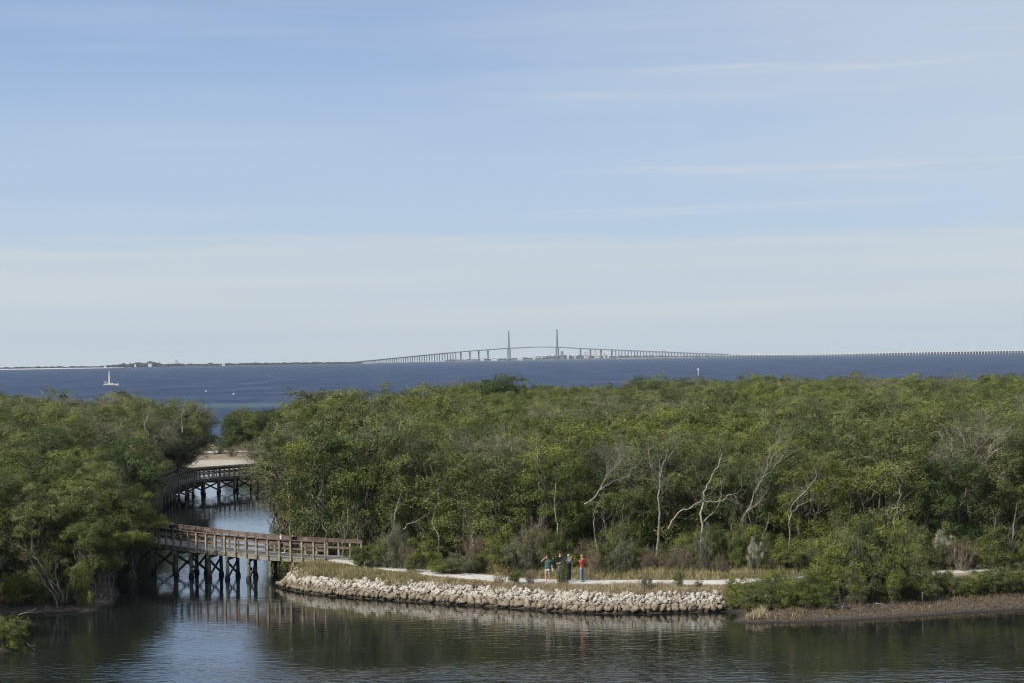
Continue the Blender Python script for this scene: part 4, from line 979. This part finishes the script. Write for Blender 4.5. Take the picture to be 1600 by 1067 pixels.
# ------------------------------------------------------------------ people
def skin_obj(name, verts, edges, radii, mat, parent, root=0, sub=2):
    me = bpy.data.meshes.new(name); me.from_pydata([tuple(v) for v in verts], edges, []); me.materials.append(mat)
    o = bpy.data.objects.new(name, me); link(o, parent)
    sk = o.modifiers.new('skin', 'SKIN'); sk.use_smooth_shade = True
    if not me.skin_vertices: me.skin_vertices.new()
    for i, rd in enumerate(radii):
        rd = rd if isinstance(rd, tuple) else (rd, rd); me.skin_vertices[0].data[i].radius = rd; me.skin_vertices[0].data[i].use_root = (i == root)
    ss = o.modifiers.new('sub', 'SUBSURF'); ss.levels = sub; ss.render_levels = sub
    return o
def person(loc, face, ht, label, top, legs, hair, shoes, pose, short_sleeve=False, shorts=False, scale_w=1.0, hatmat=None, group=None):
    """face: rotation of the figure; local +Y is forward. pose gives left/right elbow+hand and feet, for a 1.75 m figure"""
    k = ht/1.75
    J = dict(pelvis=(0, 0, .95), waist=(0, 0, 1.10), chest=(0, .0, 1.32), neck=(0, 0, 1.50), head0=(0, .01, 1.585), head1=(0, .03, 1.68))
    J.update(shL=(-.185, 0, 1.42), shR=(.185, 0, 1.42), hipL=(-.095, 0, .90), hipR=(.095, 0, .90))
    J.update(elL=(-.24, -.02, 1.14), haL=(-.25, .06, .90), elR=(.24, -.02, 1.14), haR=(.25, .06, .90), knL=(-.10, .02, .49), anL=(-.11, 0, .09), knR=(.10, .02, .49), anR=(.11, 0, .09))
    J.update(pose)
    S = lambda q: Vector(J[q])
    V = []; E = []; Rr = []
    def add(v, rd, par=None):
        V.append(Vector(v)); Rr.append(rd); i = len(V)-1
        if par is not None: E.append((par, i))
        return i
    pv = add(S('pelvis'), (.145*scale_w, .10)); wa = add(S('waist'), (.125*scale_w, .092), pv); ch = add(S('chest'), (.15*scale_w, .10), wa); nk = add(S('neck'), .055, ch); h0 = add(S('head0'), (.07, .08), nk); h1 = add(S('head1'), (.082, .092), h0); add(S('head1')+Vector((0, 0, .075)), (.06, .07), h1)
    hands = []
    for sd in 'LR':
        a = add(S('sh'+sd), .062, ch); e = add(S('el'+sd), .043, a); w_ = add(S('el'+sd).lerp(S('ha'+sd), .85), .027, e); hcen = add(S('ha'+sd), (.040, .022), w_)
        D = (S('ha'+sd)-S('el'+sd)).normalized(); side = D.cross(Vector((0, 1, .2))).normalized()
        tb = add(S('ha'+sd)+side*.045-D*.01, .013, w_); add(S('ha'+sd)+side*.06+D*.03, .010, tb)
        for f in range(4):
            f0 = add(S('ha'+sd)+D*.035+side*(.027-.018*f), .010, hcen); f1 = add(S('ha'+sd)+D*(.075-.006*abs(f-1))+side*(.030-.020*f)+Vector((0, .008, 0)), .0085, f0)
        hi = add(S('hip'+sd), .085*scale_w, pv); kn = add(S('kn'+sd), .058, hi); cf = add(S('kn'+sd).lerp(S('an'+sd), .35), .055, kn); an = add(S('an'+sd), .038, cf); add(S('an'+sd)+Vector((0, .13, -.045)), (.038, .028), an)
    V = [v*k for v in V]; Rr = [tuple(q*k for q in rd) if isinstance(rd, tuple) else rd*k for rd in Rr]
    body = skin_obj('person', V, E, Rr, M['skin'], None); body.location = loc; body.rotation_euler = (0, 0, face); tag(body, label, 'person', group)
    def cloth(name, chain, edges, radii, mat, root=0): 
        return skin_obj(name, [Vector(q)*k for q in chain], edges, [tuple(z_*k for z_ in r1) if isinstance(r1, tuple) else r1*k for r1 in radii], mat, body, root, 2)
    f = .45 if short_sleeve else .92
    def arm(sd):
        if short_sleeve: return [S('sh'+sd), S('sh'+sd).lerp(S('el'+sd), .55), S('sh'+sd).lerp(S('el'+sd), .85)]
        return [S('sh'+sd), S('el'+sd), S('el'+sd).lerp(S('ha'+sd), .78)]
    c = [S('pelvis')+Vector((0, 0, -.05)), S('waist'), S('chest'), S('neck')+Vector((0, 0, .0))]+arm('L')+arm('R')+[Vector((0, 0, 1.44))]
    ar = [.080, .075, .072] if short_sleeve else [.078, .058, .045]
    cloth('shirt', c, [(0, 1), (1, 2), (2, 10), (10, 3), (10, 4), (4, 5), (5, 6), (10, 7), (7, 8), (8, 9)], [(.175*scale_w, .125), (.160*scale_w, .118), (.18*scale_w, .138), .082]+ar*2+[(.15, .125)], M[top], 1)
    q = .86 if not shorts else None
    def leg(sd):
        if shorts: return [S('hip'+sd), S('hip'+sd).lerp(S('kn'+sd), .5), S('hip'+sd).lerp(S('kn'+sd), .92)]
        return [S('hip'+sd), S('kn'+sd), S('kn'+sd).lerp(S('an'+sd), .95)]
    lr = [.115, .115, .11] if shorts else [.108, .078, .062]
    cloth('shorts' if shorts else 'trousers', [S('pelvis')+Vector((0, 0, .06)), S('pelvis')]+leg('L')+leg('R'), [(0, 1), (1, 2), (2, 3), (3, 4), (1, 5), (5, 6), (6, 7)], [(.150*scale_w, .112), (.160*scale_w, .118)]+lr*2, M[legs], 1)
    m = MB(); hc = S('head1')*k; m.ball(hc+Vector((0, -.02, .03))*k, .112*k, 12, 9, (.92, 1.02, .95)); hp = m.build('hair', M[hair], body, True)
    # face: nose, eyes, mouth, ears
    m = MB(); m.ball(hc+Vector((0, .115, -.02))*k, .017*k, 6, 5, (1, 1.2, 1.5)); m.build('nose', M['skin'], body, True)
    for sx_ in (-1, 1):
        MB().ball(hc+Vector((sx_*.034, .098, .012))*k, .011*k, 6, 5).build('eye', M['hair_black'], body, True)
        MB().ball(hc+Vector((sx_*.09, .0, -.01))*k, .028*k, 6, 5, (.5, .8, 1.2)).build('ear', M['skin'], body, True)
        an = S('an'+('L' if sx_ < 0 else 'R'))*k
        MB().ball(an+Vector((0, .05, -.045))*k, .05*k, 10, 6, (1.0, 2.7, .95)).build('shoe', M[shoes], body, True)
    MB().ball(hc+Vector((0, .100, -.055))*k, .016*k, 6, 5, (1.5, .5, .4)).build('mouth', M['red'], body, True)
    return body
def pp(px, py, z=1.16):
    p = pt(px, py, z); return (p.x, p.y, p.z)
FR = R(180)
# 1 man shading his eyes, facing the camera
b1 = person(pp(856, 911.5), FR+R(8), 1.72, 'heavy-set person in teal T-shirt and khaki shorts shading eyes with one raised hand', 'teal', 'khaki', 'hair_brown', 'white_cloth',
       dict(elR=(.40, .06, 1.40), haR=(.10, .17, 1.70), elL=(-.27, -.02, 1.14), haL=(-.28, .08, .90), anL=(-.13, 0, .09), anR=(.12, .04, .09)), True, True, 1.22)
m = MB(); m.ball(Vector((-.02, .19, .86)), .085, 10, 7, (1, .45, .8)); m.build('white_cap', M['white_cloth'], b1, True)
m = MB(); m.ball(Vector((-.32, .05, .80)), .12, 10, 7, (.6, .8, 1.3)); m.build('shoulder_bag', M['bag_grey'], b1, True)
for sx_ in (-.13, .12):
    m = MB(); m.tube([(sx_, 0, .06), (sx_, 0, .22)], [.045, .05], 9); m.build('sock', M['white_cloth'], b1, True)
# 2 tall man in black
person(pp(876, 908.0), FR+R(-32), 1.86, 'tallest person, black long-sleeved top and blue jeans, hand at the waist', 'black_cloth', 'denim', 'hair_brown', 'dark_shoe',
       dict(elL=(-.26, .02, 1.16), haL=(-.06, .18, 1.08), elR=(.26, -.04, 1.16), haR=(.10, .17, 1.06)))
# 3 woman with raised hand
b3 = person(pp(889, 908.5), FR+R(55), 1.66, 'person in dark waistcoat over periwinkle collar raising one hand to the face', 'periwinkle', 'dark_denim', 'hair_grey', 'white_cloth',
       dict(elR=(.26, .24, 1.38), haR=(.16, .34, 1.66), elL=(-.22, -.02, 1.14), haL=(-.22, .05, .92)), True)
skin_obj('waistcoat', [Vector(q)*.95 for q in ((0, 0, .82), (0, 0, 1.05), (0, 0, 1.24))], [(0, 1), (1, 2)], [(.185, .135), (.178, .130), (.182, .128)], M['black_cloth'], b3, 1)
# 4 red shirt with camera
b4 = person(pp(909.5, 908.5), FR+R(42), 1.62, 'person in red shirt and blue-grey jeans holding a camera up to the eyes', 'red', 'grey_blue', 'hair_blond', 'grey_blue',
       dict(elR=(.24, .20, 1.28), haR=(.06, .20, 1.56), elL=(-.24, .20, 1.28), haL=(-.06, .20, 1.56)))
m = MB(); m.box((0, .20, 1.53), (.12, .06, .075)); m.tube([(0, .22, 1.53), (0, .29, 1.53)], [.035, .038], 10); m.build('camera_body', M['black'], b4)
# on the boardwalk
p, a = bwp(5.6, -.25); q = p+bo
person((q.x, q.y, q.z), R(75), 1.46, 'small dark-haired person in pale lavender shirt walking on the near boardwalk', 'lavender', 'dark_denim', 'hair_black', 'white_cloth', dict(knL=(-.10, .14, .50), anL=(-.10, .22, .12), anR=(.10, -.16, .12), elL=(-.23, -.06, 1.15), haL=(-.22, .12, .95), elR=(.24, -.10, 1.15), haR=(.24, -.06, .90)))
p, a = bwp(5.0, -.8); q = p+bo
person((q.x, q.y, q.z), R(75), 1.38, 'person in dark clothes just behind the lavender-shirted walker on the boardwalk', 'black_cloth', 'dark_denim', 'hair_black', 'dark_shoe', dict(knL=(-.10, .10, .50), anL=(-.10, .16, .10), anR=(.10, -.12, .12)))
p, a = bwp(16.2, -.1); q = p+bo
person((q.x, q.y, q.z), R(200), 1.5, 'person standing in the shade at the left end of the near boardwalk', 'black_cloth', 'dark_denim', 'hair_brown', 'white_cloth', dict(elL=(-.24, .05, 1.16), haL=(-.10, .2, 1.1)), True)
P_ = pt(273, 751.5, 1.88)
ii = int(np.argmin(np.linalg.norm(FINE[:, :2]-[P_.x, P_.y], axis=1))); q = FINE[ii]
person((q[0], q[1], q[2]), R(190), 1.72, 'person in dark blue clothes in deep shade on the far boardwalk', 'navy', 'dark_denim', 'hair_black', 'dark_shoe', {})

# ------------------------------------------------------------------ far bridge
deckpx = [(555, 564.2), (600, 559.8), (650, 555), (700, 550), (725, 547.8), (762, 545), (796, 542.7), (837, 540.6), (871, 541.0), (907, 543), (950, 544.9), (1031, 548.2), (1097, 551), (1141, 552.3), (1184, 552.2), (1250, 552.2), (1300, 551.4), (1400, 549.0), (1500, 547.2), (1600, 545.6), (1720, 543.4)]
def bd_dist(px): return float(np.interp(px, [555, 700, 796, 871, 950, 1150, 1720], [9900, 10300, 10400, 10100, 9900, 9300, 8300]))
def deck_pt(px):
    py = float(np.interp(px, [q[0] for q in deckpx], [q[1] for q in deckpx])); return ptd(px, py, bd_dist(px))
bo2 = Vector((0, 10000, 0)); br = empty('cable_stayed_bridge', bo2, 'long low bridge on many piers across the bay horizon, two slim pylons at its hump', 'bridge')
def prof(xs_): 
    m = MB(); pr = [deck_pt(x)-bo2 for x in xs_]
    for i in range(len(pr)-1): m.beam(pr[i]-Vector((0, 0, 2.2)), pr[i+1]-Vector((0, 0, 2.2)), 28, 4.4)
    return m
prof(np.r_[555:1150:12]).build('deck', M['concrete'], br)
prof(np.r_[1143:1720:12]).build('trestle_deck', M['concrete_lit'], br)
def pier(px, wd, dp, mat='concrete'):
    t = deck_pt(px); zb = sea_z(t.x, t.y)-1; m = MB(); m.box((t.x-bo2.x, t.y-bo2.y, (t.z-3.5+zb)/2), (wd, dp, t.z-3.5-zb)); m.build('pier', M[mat], br)
for x in (720, 734.2, 748, 762.4, 907, 922.5, 939, 955.8): pier(x, 8, 14)
x = 712.0; st = 4.3
while x > 560: pier(x, 4.0, 10); x -= st; st = max(3.3, st*.99)
x = 962.0
while x < 1143: pier(x, 4.0, 10); x += 4.85
x = 1146.0
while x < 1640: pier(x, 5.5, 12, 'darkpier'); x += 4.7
for px, ty in ((795.2, 516.8), (870.6, 514.8)):
    t = deck_pt(px); top = ptd(px-.5, ty, t.y); zb = sea_z(t.x, t.y)-1
    m = MB(); q = t-bo2
    m.tube([(q.x, q.y, q.z-4), (q.x, q.y, (q.z+top.z)/2), (top.x-bo2.x, q.y, top.z)], [4.6, 4.0, 2.6], 8); m.build('pylon', M['concrete'], br)
    for off in (-3.6, 3.6):
        m = MB(); m.box((q.x+off*1.4, q.y+off, (q.z-4.4+zb)/2), (6.5, 8, q.z-4.4-zb)); m.build('pylon_leg', M['concrete'], br)
    for sgn in (-1, 1):
        for k in range(1, 11):
            e = deck_pt(px+sgn*k*3.5)-bo2; a_ = Vector((q.x, q.y, q.z+(top.z-q.z)*(.35+.06*k)))
            MB().tube([a_, e], .13, 3).build('stay_cable', M['offwhite'], br)
def truck(px, L_, mat, label):
    t = deck_pt(px); e = empty('truck', t+Vector((0, -6, 0)), label, 'truck')
    MB().box((0, 0, 2.6), (L_, 2.6, 3.2)).build('cargo_box', M[mat], e); MB().box((L_/2+1.6, 0, 1.9), (2.4, 2.5, 2.6)).build('cab', M['white'], e)
    for wx in (-L_/2+1.5, -L_/2+3, L_/2+1.2):
        for wy in (-1.2, 1.2): MB().tube([(wx, wy-.2, .5), (wx, wy+.2, .5)], .5, 10).build('wheel', M['black'], e)
truck(1037, 13, 'bluegrey', 'grey lorry on the sloping right approach of the far bridge')
truck(1184, 12, 'white', 'white lorry left of centre on the low trestle of the far bridge')
truck(1299, 8, 'white', 'small white lorry on the low trestle farther right')
truck(900, 10, 'white', 'white lorry just right of the right-hand pylon')
# old fishing piers on the water, each its own low trestle
def fishing_pier(px0, px1, dist, hz, label):
    e = empty('fishing_pier', (0, dist, 0), label, 'pier'); m = MB(); a_ = (px0-800)/F*dist; b_ = (px1-800)/F*dist; zz = sea_z(0, dist)
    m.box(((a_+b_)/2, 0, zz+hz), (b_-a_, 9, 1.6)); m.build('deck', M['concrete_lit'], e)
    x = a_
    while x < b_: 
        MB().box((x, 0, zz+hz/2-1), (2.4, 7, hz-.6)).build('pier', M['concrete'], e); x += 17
fishing_pier(585, 742, 9000, 5.2, 'low pale fishing pier in front of the left approach of the bridge')
fishing_pier(962, 1080, 8900, 5.0, 'low pale fishing pier in front of the right approach of the bridge')

# ------------------------------------------------------------------ far shores and city
def shore(name, px0, px1, dist, depth, hz, mat, seed=0):
    r = np.random.default_rng(seed); n = 60; xs_ = (np.linspace(px0, px1, n)-800)/F*dist; V = []
    for i, x in enumerate(xs_):
        zz = sea_z(x, dist); k = math.sin(math.pi*i/(n-1))**.4
        V += [(x, dist, zz-1), (x, dist+depth*.15, zz+hz*k), (x, dist+depth, zz+hz*k)]
    Q = []
    for i in range(n-1):
        for j in range(2): Q.append((3*i+j, 3*i+3+j, 3*i+4+j, 3*i+1+j))
    return tag(mesh_obj(name, np_mesh(name, V, Q, mat)), kind='structure')
M['beach'] = simple('white beach sand', (.50, .49, .45), (.62, .61, .57), .01, .9)
M['farland'] = simple('far low land', (.07, .08, .06), (.12, .12, .09), .01, .9)
shore('beach', -150, 172, 7600, 300, 2.6, M['beach'], 1); shore('far_shore', 150, 620, 8000, 400, 2.0, M['farland'], 2); shore('causeway', 360, 590, 8600, 60, 5.0, M['beach'], 4); shore('far_shore', 690, 1250, 13200, 400, 10, M['farland'], 3)
shore('far_shore', -260, 420, 8100, 600, 2.4, M['farland'], 9)
def treeline(px0, px1, dist, hfun, seed, label):
    r = np.random.default_rng(seed); Vs = []; Fs = []; b = 0; px = px0
    while px < px1:
        hh = hfun(px)*r.uniform(.75, 1.25)
        for dd in (0, 40):
            x = (px-800)/F*dist; zz = sea_z(x, dist); V = IV*(1+.2*r.normal(size=(len(IV), 1)))
            V = V*[r.uniform(12, 22), 14, hh*.55]+[x+r.normal()*5, dist+dd+r.normal()*10, zz+hh*.5]; Vs.append(V); Fs.append(IF+b); b += len(V)
        px += 3.2*r.uniform(.6, 1.1)*8000/dist
    return tag(mesh_obj('far_treeline', np_mesh('far_treeline', np.concatenate(Vs), np.concatenate(Fs), M['farwood'])), label, 'woodland', kind='stuff')
treeline(-60, 560, 8150, lambda p: float(np.interp(p, [-60, 60, 150, 185, 230, 250, 300, 360, 560], [7, 8, 7, 12, 19, 12, 9, 10, 7])), 5, 'dark line of trees along the far left shore')
treeline(700, 1130, 13300, lambda p: float(np.interp(p, [700, 800, 870, 960, 1130], [12, 14, 26, 20, 10])), 6, 'hazy line of trees on the farthest shore under the bridge')
def building(px, pw, ph, dist, mat, label, floors=4, name='tower_block', cat='building', group=None):
    x = (px-800)/F*dist; w_ = pw/F*dist; h_ = ph/F*dist; zz = sea_z(x, dist)+2; e = empty(name, (x, dist, zz), label, cat, group)
    MB().box((0, 0, h_/2), (w_, w_*.6+6, h_)).build('walls', M[mat], e); MB().box((0, 0, h_+1.2), (w_*.9, w_*.5, 2.4)).build('roof', M['offwhite' if mat != 'bluegrey' else 'bluegrey'], e)
    n = max(2, int(w_/14))
    for f in range(floors): MB().box((0, -(w_*.6+6)/2-.15, h_*(f+.6)/floors), (w_*.8, .3, h_/floors*.3)).build('window_band', M['glassdark'], e)
building(275.5, 4, 9.5, 8200, 'offwhite', 'pale tower block on the far left shore'); building(267, 9, 5, 8250, 'white', 'low white building left of the pale tower on the far shore', 2, 'apartment_building')
building(234, 5, 4, 7900, 'white', 'small white house on the far left shore below the dark trees', 2, 'shore_house'); building(211, 2.4, 3, 7900, 'white', 'tiny white house on the far shore left of the dark trees', 1, 'shore_house'); building(349, 4, 4, 8100, 'white', 'small white building on the far shore halfway to the bridge', 2, 'shore_house')
building(164, 3, 2.6, 7600, 'white', 'tiny white house at the right end of the far left beach', 1, 'shore_house')
city = [(878, 4.5, 13, 'bluegrey', 'blue-grey office tower right of the right-hand pylon'), (887, 3, 8, 'white', 'short white block right of the blue-grey office tower'), (914, 4, 11.5, 'offwhite', 'pale block between the two piers right of the pylon'), (918, 2.2, 14, 'offwhite', 'slim pale tower beside a bridge pier'),
        (930, 3.4, 15, 'offwhite', 'tallest pale tower in the city skyline'), (934.5, 3, 12, 'white', 'white tower right of the tallest pale one'), (944, 3.4, 10, 'offwhite', 'pale stepped block near the last wide pier'), (950, 2.6, 13, 'white', 'white tower by the last wide pier'), (898, 2.2, 7, 'offwhite', 'small pale block left of the wide piers')]
for px, pw, ph, mt, lb in city: building(px, pw, ph, 13250, mt, lb, 5)
for k, (px, pw, ph) in enumerate([(834, 4, 6.5), (839, 4, 7.5), (845, 6, 6.5), (852, 6, 7), (859, 5, 8), (866, 4, 6)]): building(px, pw, ph, 13250+k*20, 'white', ['leftmost low white block between the pylons', 'white block with pale roof, second between the pylons', 'wide low white block midway between the pylons', 'wide white block right of the midway one', 'highest white block between the pylons', 'white block nearest the right pylon'][k], 2, 'apartment_building')
for k, (px, pw) in enumerate([(772, 9), (753, 5), (812, 8)]): building(px, pw, 4.6, 13200, 'white', ['long low white block left of the left pylon', 'small white block between the wide left piers', 'low white block just right of the left pylon'][k], 2, 'apartment_building')
# ------------------------------------------------------------------ boat, marker, buoys
b = pt(172, 601.5); bt = empty('sailboat', b, 'white sailboat with furled sail on its mast anchored out on the bay', 'boat', rz=R(-12))
m = MB()
hull = []; L_ = 10.5
for i in range(11):
    t = i/10; x = (t-.42)*L_; wd = 1.5*math.sin(min(1, (1-t)*1.35+.0)*math.pi/2)**.7*(.75+.25*min(1, t*4)); sh = .95+.35*t**2
    for a_, zc in ((-1, sh), (-.85, .3), (-.3, -.35), (.3, -.35), (.85, .3), (1, sh)): hull.append((x, a_*wd+(0 if wd > .05 else 0), zc))
fc = [(i*6+j, i*6+j+1, i*6+j+7, i*6+j+6) for i in range(10) for j in range(5)]+[(i*6+5, i*6, i*6+6, i*6+11) for i in range(10)]+[(0, 1, 2, 3, 4, 5), tuple(60+j for j in (5, 4, 3, 2, 1, 0))]
m.add(hull, fc); m.build('hull', M['offwhite'], bt)
m = MB(); m.box((.3, 0, 1.25), (3.6, 1.7, .6)); m.build('cabin', M['white'], bt); MB().box((.3, -.87, 1.3), (2.6, .02, .22)).build('cabin_window', M['glassdark'], bt)
MB().tube([(-.2, 0, 1), (-.35, 0, 10.2)], [.10, .06], 8).build('mast', M['white'], bt)
MB().tube([(-.25, 0, 1.9), (-4.0, 0, 1.8)], .08, 8).build('boom', M['white'], bt)
m = MB(); m.add([(-.25, -.08, 2.0), (-.95, .25, 2.1), (-1.05, .28, 5), (-.75, .2, 9.4), (-.35, 0, 10), (-.25, -.08, 6)], [(0, 1, 2, 5), (5, 2, 3, 4)])
so = m.build('mainsail', M['offwhite'], bt); sm = so.modifiers.new('t', 'SOLIDIFY'); sm.thickness = .12
MB().tube([(-3.6, -1.1, .9), (-3.8, -1.1, 3.0), (-3.8, 1.1, 3.0), (-3.6, 1.1, .9)], .07, 6).build('stern_arch', M['offwhite'], bt)
MB().box((-2.8, 0, 3.0), (2.2, 2.2, .1)).build('canopy', M['offwhite'], bt)
for a_ in ((6.0, 0, 1.3), (-4.3, 0, 1.0)): MB().tube([a_, (-.35, 0, 10.1)], .03, 4).build('stay', M['bluegrey'], bt)
b = pt(1091, 586.6); mk = empty('channel_marker', b, 'white channel marker post with a small board standing in the bay above the canopy', 'marker')
MB().tube([(0, 0, -1), (0, 0, 4.9)], [.2, .17], 8).build('post', M['white'], mk); MB().box((0, -.25, 4.5), (1.1, .06, 1.1), 0, 0, R(0)).build('board', M['white'], mk); MB().ball((0, 0, 5.3), .3, 8, 6, (.8, 1.3, 1)).build('lamp', M['bluegrey'], mk)
for k, (px, py) in enumerate([(322, 611), (365, 615.5), (421, 587)]):
    b = pt(px, py); e = empty('buoy', b, ['white float on the bay above the gap in the left trees', 'white float right of the one above the gap', 'small white float farther out, left of the spiky tree'][k], 'buoy')
    MB().ball((0, 0, .15), .45, 10, 7, (1, 1, .8)).build('float', M['white'], e); MB().tube([(0, 0, .3), (0, 0, 1.0)], .05, 6).build('staff', M['bluegrey'], e)
# ------------------------------------------------------------------ air
hz = MB(); hz.box((0, 7400, 60), (31000, 16000, 200)); hm = bpy.data.materials.new('haze'); hm.use_nodes = True; hn = hm.node_tree.nodes
for q in list(hn): hn.remove(q)
ho = hn.new('ShaderNodeOutputMaterial'); hv = hn.new('ShaderNodeVolumePrincipled'); hv.inputs['Color'].default_value = (.74, .87, 1.0, 1); hv.inputs['Density'].default_value = 2.8e-5; hv.inputs['Anisotropy'].default_value = 0.0
hm.node_tree.links.new(hv.outputs[0], ho.inputs['Volume'])
tag(hz.build('haze', hm), 'thin pale sea haze over the bay', kind='stuff')
